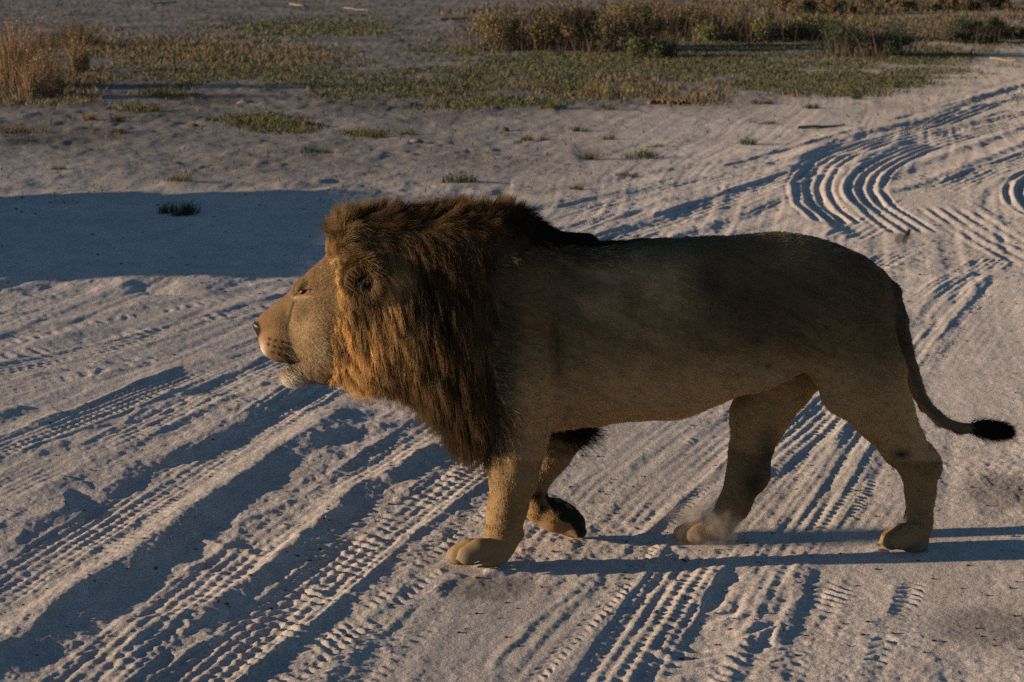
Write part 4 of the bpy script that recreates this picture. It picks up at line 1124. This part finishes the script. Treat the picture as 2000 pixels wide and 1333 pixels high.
GREEN, OLIVE, TAN, BROWN, DGREEN, BLUEG = (.075, .085, .035), (.125, .11, .045), (.24, .15, .075), (.14, .098, .046), (.036, .046, .022), (.085, .095, .06)
TUFTS = [
    (350, 357, 46, 20, OLIVE, 'yellow green grass tuft just above the left end of the big shadow'),
    (350, 418, 88, 30, DGREEN, 'straggly leafy plant growing inside the big blue shadow'),
    (278, 218, 74, 24, OLIVE, 'wide olive grass tuft below the left end of the grass strip'),
    (224, 238, 30, 15, GREEN, 'small green tuft just under the wide olive tuft at left'),
    (492, 243, 84, 24, OLIVE, 'broad low olive tuft to the left of the round brown dropping'),
    (616, 298, 58, 14, GREEN, 'flat green tuft beside the thin wheel ruts above the mane'),
    (320, 186, 44, 16, GREEN, 'green tuft on the pale bank below the grass strip'),
    (52, 258, 84, 20, BROWN, 'wide dry brown tuft at the left edge under the tall grass'),
    (178, 236, 40, 18, TAN, 'dry tan tuft standing left of a small green tuft'),
    (224, 262, 50, 14, BROWN, 'flat brown tuft below the small green tuft at left'),
    (105, 331, 44, 14, BROWN, 'little brown tuft alone above the big shadow at left'),
    (411, 238, 26, 12, GREEN, 'tiny green tuft in a hollow left of the broad olive tuft'),
    (241, 156, 34, 15, OLIVE, 'olive tuft right of the tall dry grass'),
    (1147, 313, 38, 26, BLUEG, 'upright grey green weed left of the wide tuft behind the lion'),
    (1241, 310, 78, 24, GREEN, 'wide green tuft on open sand behind the lion back'),
    (1230, 345, 50, 9, BROWN, 'flat brown tuft on the sand below the wide green tuft'),
    (1125, 372, 22, 12, OLIVE, 'tiny olive tuft nearest the mane crest'),
    (1452, 284, 42, 24, BLUEG, 'upright weed on the sand left of the curved ruts'),
    (1186, 273, 30, 15, OLIVE, 'small olive tuft between two brown droppings'),
    (1048, 275, 50, 16, OLIVE, 'olive tuft right of the small brown lump'),
    (1136, 257, 34, 13, GREEN, 'small green tuft above the upright grey green weed'),
    (1593, 213, 44, 14, GREEN, 'low green tuft under the right end of the green patch'),
    (1483, 203, 44, 12, OLIVE, 'low olive tuft right of the orange brown dung pile'),
    (1672, 194, 44, 12, GREEN, 'green tuft at the lower edge of the right hand grass'),
    (1252, 175, 40, 14, GREEN, 'green tuft above the orange brown dung pile'),
    (1191, 215, 30, 13, OLIVE, 'olive tuft left of the orange brown dung pile'),
    (1494, 242, 54, 9, BROWN, 'flat brown dead tuft above the upright weed'),
    (1285, 288, 48, 8, OLIVE, 'thin flat tuft above the wide green tuft behind the lion'),
    (1076, 213, 56, 14, OLIVE, 'broad olive tuft under the middle grass carpet'),
    (897, 360, 66, 22, GREEN, 'green tuft just above the top of the mane'),
    (722, 268, 72, 18, OLIVE, 'wide olive tuft left of the grey stone'),
    (792, 264, 40, 12, GREEN, 'small green tuft above the grey stone'),
    (1600, 420, 0, 0, None, ''),
]
for px, py, wpx, hpx, colr, lab in TUFTS:
    if not wpx:
        continue
    x, y = G(px, py); z = gh(x, y); k = scale_at(y)
    w = wpx * k; hgt = hpx * k
    n = int(60 + 2.2 * wpx)
    nb = 3 + int(wpx / 18)
    Vs, Fs, o_ = [], [], 0
    for j in range(nb):
        c = np.array([rng.uniform(-.42, .42) * w, rng.uniform(-.35, .35) * w, -.01])
        V, F = blades(n // nb + 12, c, (w * .09, w * .09), hgt * rng.uniform(.6, 1.1), max(.006, .55 * k * 2), lean=.75, bend=.7)
        Vs.append(V); Fs.append(F + o_); o_ += len(V)
    V = np.vstack(Vs); F = np.vstack(Fs)
    o = link('grass_tuft', np_mesh('grass_tuft', V, F, leaf_mat, False, tint(len(V) // 5, 5, colr, .45)))
    o.location = (x, y, z)
    o['label'] = lab; o['category'] = 'grass tuft'; o['group'] = 'grass tufts scattered over the dry ground'

# tall dry grass, upper left
for px, py, wpx, hpx, n, colr, lab in [
        (48, 172, 110, 128, 2300, (.23, .145, .08), 'tallest clump of dry tan grass at the left edge'),
        (82, 192, 70, 92, 1100, (.25, .155, .085), 'leaning dry tan grass clump in front of the tallest clump'),
        (150, 140, 40, 74, 600, (.24, .15, .08), 'narrow dry tan grass clump right of the tallest clump'),
        (128, 92, 110, 62, 1200, (.15, .10, .055), 'darker brown dry grass behind the tan clumps')]:
    x, y = G(px, py); z = gh(x, y); k = scale_at(y)
    Vs, Fs, o_ = [], [], 0
    w = wpx * k; hgt = hpx * k
    for j in range(9):
        c = np.array([rng.normal(0, .22) * w, rng.uniform(-.5, .5) * w, -.02])
        V, F = blades(n // 9, c, (w * .08, w * .08), hgt * rng.uniform(.5, 1.15), .010, lean=.20, bend=1.0)
        Vs.append(V); Fs.append(F + o_); o_ += len(V)
        # seed heads
        nn_ = n // 30
        Cc = c + np.stack([rng.normal(0, w * .12, nn_), rng.normal(0, w * .12, nn_), hgt * rng.uniform(.55, 1.02, nn_)], 1)
    V = np.vstack(Vs); F = np.vstack(Fs)
    o = link('dry_grass_clump', None); o.location = (x, y, z); o.empty_display_size = .1
    o['label'] = lab; o['category'] = 'dry grass'; o['group'] = 'tall dry grass clumps at upper left'
    link('stalks', np_mesh('stalks', V, F, leaf_mat, False, tint(len(V) // 5, 5, colr, .35)), o, kind='stuff')
    m_ = n // 2
    Cc = np.stack([rng.normal(0, .24, m_) * w, rng.normal(0, .24, m_) * w, hgt * rng.uniform(.3, 1.05, m_)], 1)
    V, F = leafset(Cc, .016, 2.6)
    link('seed_heads', np_mesh('seed_heads', V, F, leaf_mat, False, tint(m_, 4, np.array(colr) * 1.1, .3)), o, kind='stuff')

# bushes along the top
BUSHES = [
    (1010, 98, 150, 84, BROWN, OLIVE, 'brown scrubby bush at the left end of the bush row'),
    (1118, 100, 150, 96, (.115, .082, .042), GREEN, 'large brown and green bush second from the left in the row'),
    (1228, 92, 150, 92, BROWN, OLIVE, 'reddish brown bush in the middle of the bush row'),
    (1330, 74, 150, 74, (.13, .09, .045), OLIVE, 'brown bush between the reddish bush and the olive ones'),
    (1440, 82, 150, 66, OLIVE, GREEN, 'olive bush left of the dark green bush'),
    (1555, 78, 130, 52, OLIVE, GREEN, 'low olive bush touching the dark green bush'),
    (1692, 110, 190, 68, DGREEN, (.04, .05, .025), 'dark green rounded bush nearest the curved ruts'),
    (1275, 112, 84, 40, GREEN, GREEN, 'small bright green bush in front of the reddish bush'),
    (1188, 102, 70, 30, OLIVE, GREEN, 'little olive bush in front of the row, left of the bright green one'),
    (1900, 84, 130, 54, DGREEN, (.05, .06, .03), 'dark green bush near the right edge'),
    (1760, 22, 180, 30, BROWN, OLIVE, 'far brown bush behind the dark green bush'),
    (1600, 28, 190, 34, BROWN, OLIVE, 'far brown bush left of the other far brown bush'),
    (1905, 20, 150, 32, (.10, .065, .04), BROWN, 'far dark brown bush in the upper right corner'),
    (1975, 78, 70, 26, GREEN, GREEN, 'low green shrub cut by the right edge'),
]
stem_mat = new_mat('twigs', (.10, .07, .05), .9, .1)
for px, py, wpx, hpx, c1, c2, lab in BUSHES:
    x, y = G(px, py); z = gh(x, y) if y < 110 else 0; k = scale_at(y)
    w, hgt = wpx * k, hpx * k
    o = link('bush', None); o.location = (x, y, z); o.empty_display_size = .1
    o['label'] = lab; o['category'] = 'bush'; o['group'] = 'bushes at the back of the dry ground'
    n = int(4200 + 30 * wpx)
    lob = 18
    lc = np.stack([rng.uniform(-.42, .42, lob) * w, rng.uniform(-.3, .3, lob) * w, rng.uniform(.12, .78, lob) * hgt], 1)
    lr = rng.uniform(.07, .24, lob) * min(w, hgt * 2)
    li = rng.integers(0, lob, n)
    d = unit(rng.normal(0, 1, (n, 3))) * (rng.random((n, 1)) ** .45)
    Cc = lc[li] + d * lr[li][:, None] * [1.1, 1.1, .85]
    Cc[:, 2] = np.abs(Cc[:, 2]) + .02
    V, F = leafset(Cc, .024 * y / 40, 2.0)
    cc = tint(n, 4, np.array(c1) * 1.25, .5)
    sel = np.repeat(rng.random(lob)[li] + .35 * rng.random(n) > .85, 4)
    cc[sel] = tint(n, 4, c2, .4)[sel]
    link('foliage', np_mesh('foliage', V, F, leaf_mat, False, cc), o, kind='stuff')
    V, F = blades(260, (0, 0, 0), (w * .26, w * .18), hgt * 1.15, .018, lean=.5, bend=.3)
    link('stems', np_mesh('stems', V, F, stem_mat), o, kind='stuff')

# the grass carpet: nobody could count it
N_ = 1900000
ax_ = rng.uniform(-.37, .37, N_); ang_ = rng.uniform(R(1.75), R(8.2), N_)
gy_ = CAM_H / np.tan(ang_); gx_ = ax_ * gy_
gm, bm, dm, _, _ = veg_masks(gx_, gy_)
pr = np.maximum(gm, bm * .9) ** 1.3 * .30 + .006 * dm
sel = rng.random(N_) < pr
gx_, gy_, gm, bm = gx_[sel], gy_[sel], gm[sel], bm[sel]
gz_ = ground_height(gx_, gy_)
n = len(gx_)
print('carpet blades', n)
kk = gy_ / FPX
hg = np.clip(4.5 * kk, .05, .12) * rng.uniform(.5, 1.5, n) * (1 + .6 * (bm > gm)); wd = np.clip(1.1 * kk, .006, .026) * rng.uniform(.6, 1.4, n)
az = rng.uniform(0, 2 * np.pi, n)
root = np.stack([gx_, gy_, gz_ - .01], 1)
sd_ = np.stack([np.cos(az), .5 * np.sin(az), 0 * az], 1) * wd[:, None] * 1.3
tip = root + np.stack([rng.normal(0, .6, n) * hg, rng.normal(0, .6, n) * hg, hg], 1)
V = np.stack([root - sd_, root + sd_, tip], 1).reshape(-1, 3)
F = np.arange(n * 3).reshape(-1, 3)
cg = np.where((bm > gm)[:, None], [.15, .115, .058], [.095, .095, .038]) * rng.uniform(.55, 1.45, (n, 1))
dry = rng.random(n) < .22
cg[dry] = np.array([.19, .135, .075]) * rng.uniform(.6, 1.2, (dry.sum(), 1))
o = link('short_grass', np_mesh('short_grass', V, F, leaf_mat, False, np.repeat(cg, 3, 0)), kind='stuff')
o['label'] = 'short patchy green and brown grass over the dry ground'

# ------------------------------------------------------------------ droppings, stones, sticks
def lump(r, seed, rough=.35, nu=18, nv=12):
    V, F = ball((0, 0, 0), (1, 1, 1), nu, nv)
    q = .6 * noise2(V[:, 0] * 1.7 + seed, V[:, 1] * 1.7 + V[:, 2] * 1.3 + seed) + .4 * noise2(V[:, 0] * 4 + seed, V[:, 2] * 4 - V[:, 1] * 3)
    return V * (1 + rough * q)[:, None] * np.asarray(r), F
dung_mat = new_mat('dung', (.17, .085, .04), .95, .05, noise=(30, .4), bump=(60, .01))
dark_dung_mat = new_mat('dark_dung', (.085, .055, .04), .95, .05, noise=(40, .4), bump=(60, .008))
stone_mat = new_mat('grey_stone', (.16, .145, .135), .9, .2, noise=(20, .25), bump=(40, .005))
straw_mat = new_mat('straw', (.20, .15, .10), .85, .15, noise=(30, .2))
x, y = G(1300, 203); k = scale_at(y)
pile = link('dung_pile', None); pile.location = (x, y, gh(x, y)); pile.empty_display_size = .1
pile['label'] = 'orange brown pile of crumbled dung on the grey ground'; pile['category'] = 'dung'
for j in range(16):
    V, F = lump(np.array([rng.uniform(5, 9), rng.uniform(4, 7), rng.uniform(3.5, 5.5)]) * k, j * 7.7)
    V = V + [rng.uniform(-40, 40) * k, rng.uniform(-8, 8) * k, 3.0 * k]
    link('dung_ball', np_mesh('dung_ball', V, F, dung_mat, True), pile)
for px, py, r, m, lab, nm, cat in [
        (600, 247, (9, 8, 8), dark_dung_mat, 'round dark brown dropping on the sand above the mane', 'dropping', 'dung'),
        (986, 256, (8, 7, 5), dark_dung_mat, 'small brown lump left of the olive tuft behind the mane', 'dropping', 'dung'),
        (814, 279, (14, 9, 5), stone_mat, 'flat grey stone lying on the sand above the mane', 'stone', 'stone'),
        (1550, 190, (5, 5, 4), dung_mat, 'tiny orange dropping under the right hand grass', 'dropping', 'dung'),
        (378, 248, (10, 8, 4), dark_dung_mat, 'flat dark dropping between the tufts at left', 'dropping', 'dung'),
        (480, 200, (16, 12, 5), stone_mat, 'grey flat stone at the edge of the grass strip', 'stone', 'stone')]:
    x, y = G(px, py); k = scale_at(y)
    V, F = lump(np.array(r) * k, px * .37)
    o = link(nm, np_mesh(nm, V, F, m, True)); o.location = (x, y, gh(x, y) + r[2] * k * .45)
    o['label'] = lab; o['category'] = cat

def tube(pts, r0, r1, nu=7):
    pts = np.asarray(pts, float); n = len(pts)
    t = unit(np.gradient(pts, axis=0)); up = np.array([0.03, .1, 1.0])
    a = unit(np.cross(t, up[None] + 0 * t)); b = np.cross(t, a)
    u = np.linspace(0, 2 * np.pi, nu, endpoint=False)
    r = np.linspace(r0, r1, n)[:, None, None]
    V = (pts[:, None] + r * (np.cos(u)[None, :, None] * a[:, None] + np.sin(u)[None, :, None] * b[:, None])).reshape(-1, 3)
    i = np.arange(n * nu).reshape(n, nu)
    j = np.roll(i, -1, 1)
    F = np.stack([i[:-1], j[:-1], j[1:], i[1:]], -1).reshape(-1, 4)
    return V, F
for (a, b), (c, d), r, lab in [
        ((566, 9), (592, 14), .035, 'short pale stick lying in the far grass near the top edge'),
        ((862, 40), (930, 37), .035, 'long pale stick lying left of the bush row'),
        ((300, 9), (345, 5), .03, 'thin pale stick at the top edge left of centre'),
        ((672, 17), (720, 22), .025, 'thin straw stick right of the short pale stick'),
        ((1935, 117), (1985, 121), .03, 'pale dry stick beside the track near the right edge'),
        ((1560, 253), (1650, 248), .02, 'long straw coloured stalk lying above the curved ruts')]:
    p0, p1 = G(a, b), G(c, d)
    t = np.linspace(0, 1, 7)[:, None]
    pp = p0 * (1 - t) + p1 * t
    pts_ = np.concatenate([pp, (np.array([gh(*q) if q[1] < 110 else 0 for q in pp]) + r * .8 + .006 * np.sin(t[:, 0] * 7))[:, None]], 1)
    V, F = tube(pts_, r, r * .5)
    o = link('stick', np_mesh('stick', V, F, straw_mat, True))
    o['label'] = lab; o['category'] = 'stick'

# crumbs of dung, bark and clods lying about
nL = 900
lx = rng.uniform(-.30, .30, nL); ly = CAM_H / np.tan(R(1) * rng.uniform(3.5, 21, nL) ** 1.0); lx = lx * ly
lz = ground_height(lx, ly)
Vs, Fs = [], []
for i in range(nL):
    V, F = lump(np.array([1, .8, .6]) * rng.uniform(.004, .010) * min(2.2, max(1, ly[i] / 9)), i * 1.3, .5, 6, 4)
    Vs.append(V + [lx[i], ly[i], lz[i]]); Fs.append(F + i * len(V))
o = link('crumbs', np_mesh('crumbs', np.vstack(Vs), np.vstack(Fs), dark_dung_mat), kind='stuff')
o['label'] = 'small dark crumbs and clods scattered over the sand'

# ------------------------------------------------------------------ insects in the air
ins_mat = new_mat('insect_shell', (.012, .011, .010), .7, .1)
wing_mat = new_mat('insect_wing', (.05, .045, .04), .6, .1)
for px, py, Y, sc_, lab in [(1771, 460, 3.3, .95, 'blurred dark fly in the air right of the rump'),
                            (465, 796, 2.7, .42, 'smaller blurred fly hovering over the sand in front of the chin')]:
    dx, dy, dz = ray(px, py); t = Y / dy
    root = link('fly', None); root.location = (t * dx, Y, CAM_H + t * dz); root.empty_display_size = .01
    root.rotation_euler = (0, R(-62), R(20)); root.scale = (sc_,) * 3
    root['label'] = lab; root['category'] = 'fly'; root['group'] = 'flies in the air'
    V, F = lump((.0085, .0048, .0048), 2.2, .1); V2, F2 = ball((.0095, 0, 0), (.0045, .0042, .004), 12, 8); V3, F3 = ball((-.009, 0, -.001), (.0075, .0042, .0042), 12, 8)
    Vb = np.vstack([V, V2, V3]); Fb = np.vstack([F, F2 + len(V), F3 + len(V) + len(V2)])
    link('body', np_mesh('fly_body', Vb, Fb, ins_mat, True), root)
    for s_ in (-1, 1):
        a = np.linspace(0, 2 * np.pi, 14, endpoint=False)
        W = np.stack([-.007 + .010 * np.cos(a) - .003, s_ * (.010 + .0085 * np.sin(a)), .004 + .004 * np.sin(a)], 1)
        W2 = W + [0, 0, .0003]
        i = np.arange(14); j = (i + 1) % 14
        me = bpy.data.meshes.new('fly_wing')
        me.from_pydata(np.vstack([W, W2]).tolist(), [], [list(range(13, -1, -1)), list(range(14, 28))] + [[int(p), int(q), int(q) + 14, int(p) + 14] for p, q in zip(i, j)])
        me.materials.append(wing_mat)
        link('wing', me, root)
        for q in (-.003, .001, .005):
            V, F = tube([(q, s_ * .003, -.003), (q * 1.3, s_ * .007, -.006), (q * 1.6, s_ * .008, -.011)], .0005, .0003, 5)
            link('leg', np_mesh('fly_leg', V, F, ins_mat, True), root)

# ------------------------------------------------------------------ dust kicked up by the far hind paw
dust_mat = bpy.data.materials.new('dust'); dust_mat.use_nodes = True
n_ = dust_mat.node_tree.nodes; l_ = dust_mat.node_tree.links
n_.remove(n_['Principled BSDF'])
pv = n_.new('ShaderNodeVolumePrincipled'); pv.inputs['Color'].default_value = (.8, .66, .56, 1)
tc = n_.new('ShaderNodeTexCoord'); nz = n_.new('ShaderNodeTexNoise'); nz.inputs['Scale'].default_value = 22; nz.inputs['Detail'].default_value = 4
gd = n_.new('ShaderNodeTexGradient'); gd.gradient_type = 'SPHERICAL'
mp = n_.new('ShaderNodeMapping'); l_.new(tc.outputs['Object'], mp.inputs[0])
mp.inputs['Scale'].default_value = (1 / .19, 1 / .15, 1 / .10)
l_.new(mp.outputs[0], gd.inputs[0]); l_.new(tc.outputs['Object'], nz.inputs['Vector'])
mr = n_.new('ShaderNodeMapRange'); mr.inputs[1].default_value = .42; mr.inputs[2].default_value = .72; mr.inputs[3].default_value = .15; mr.inputs[4].default_value = 1
l_.new(nz.outputs[0], mr.inputs[0])
mm = n_.new('ShaderNodeMath'); mm.operation = 'MULTIPLY'; l_.new(gd.outputs[1], mm.inputs[0]); l_.new(mr.outputs[0], mm.inputs[1])
m2 = n_.new('ShaderNodeMath'); m2.operation = 'MULTIPLY'; l_.new(mm.outputs[0], m2.inputs[0]); m2.inputs[1].default_value = 40
l_.new(m2.outputs[0], pv.inputs['Density']); l_.new(pv.outputs[0], n_['Material Output'].inputs['Volume'])
V, F = ball((0, 0, 0), (.19, .15, .10), 20, 14)
o = link('dust', np_mesh('dust', V, F, dust_mat), kind='stuff')
o.location = tuple(P(1378, 1036, FH) + np.array([0, 0, .025])); o['label'] = 'puff of pale dust kicked up round the far hind paw'

# ------------------------------------------------------------------ the vehicle whose shadow lies across the sand, out of the frame at left
def boxm(name, lo, hi, m, parent, bev=.03):
    import bmesh
    bm = bmesh.new(); bmesh.ops.create_cube(bm, size=1)
    for v in bm.verts:
        v.co = Vector([lo[i] + (v.co[i] + .5) * (hi[i] - lo[i]) for i in range(3)])
    if bev:
        bmesh.ops.bevel(bm, geom=bm.edges[:], offset=bev, segments=2, affect='EDGES')
    me = bpy.data.meshes.new(name); bm.to_mesh(me); bm.free(); me.materials.append(m)
    return link(name, me, parent)
paint = new_mat('khaki_paint', (.16, .15, .10), .4, .4); glass = new_mat('dark_glass', (.02, .025, .03), .08, .6); rub = new_mat('rubber', (.02, .02, .02), .8, .2); met = new_mat('grey_metal', (.3, .3, .3), .4, .5)
car = link('safari_truck', None); car.location = (-15.1, 15.05, 0); car.empty_display_size = .3
car['label'] = 'khaki boxy safari truck standing beside the track, out of the picture at left'; car['category'] = 'truck'
boxm('body', (-.9, -2.9, .55), (.9, 2.9, 1.15), paint, car, .06)
boxm('cabin', (-.85, -2.85, 1.152), (.85, 1.75, 2.0), paint, car, .10)
boxm('roof', (-.88, -2.88, 2.003), (.88, 1.8, 2.12), paint, car, .04)
boxm('bonnet', (-.82, 1.8, 1.153), (.82, 2.85, 1.30), paint, car, .05)
for s_ in (-1, 1):
    for y0, y1 in ((-2.7, -1.7), (-1.55, -.6), (-.45, .5), (.65, 1.6)):
        xs = sorted((s_ * .851, s_ * .866))
        boxm('window', (xs[0], y0, 1.35), (xs[1], y1, 1.85), glass, car, 0)
    boxm('headlight', (s_ * .62 - .11, 2.902, .82), (s_ * .62 + .11, 2.94, 1.02), met, car, .012)
    for yy in (-1.9, 1.9):
        a = np.linspace(0, 2 * np.pi, 28, endpoint=False)
        prof = [(.20, -.10), (.37, -.12), (.40, -.08), (.40, .08), (.37, .12), (.20, .10)]
        Vw = np.array([[s_ * .86 + w_, yy + r_ * math.cos(q), .40 + r_ * math.sin(q)] for r_, w_ in prof for q in a])
        i = np.arange(6 * 28).reshape(6, 28); j = np.roll(i, -1, 1); i2 = np.roll(i, -1, 0); j2 = np.roll(j, -1, 0)
        wh = link('wheel', np_mesh('tyre', Vw, np.stack([i, j, j2, i2], -1).reshape(-1, 4), rub, True), car)
        Vr, Fr = ball((s_ * .86, yy, .40), (.075, .205, .205), 20, 10)
        link('rim', np_mesh('rim', Vr, Fr, met, True), wh)
boxm('windscreen', (-.72, 1.752, 1.36), (.72, 1.767, 1.90), glass, car, 0)
boxm('bumper', (-.85, 2.903, .5), (.85, 3.0, .72), met, car, .03)

# made-up roof load, added to make the truck's cast shadow less regular
rack = link('added_roof_rack', None, car)
for s_ in (-1, 1):
    V, F = tube([(s_ * .8, -2.6, 2.22), (s_ * .8, -.5, 2.22), (s_ * .8, 1.5, 2.22)], .02, .02)
    link('added_rail', np_mesh('added_rail', V, F, met, True), rack)
boxm('added_bedroll', (-.5, -2.2, 2.123), (.5, -1.5, 2.36), paint, car, .08)
boxm('added_jerrycan', (-.4, .2, 2.123), (.1, .75, 2.40), met, car, .05)
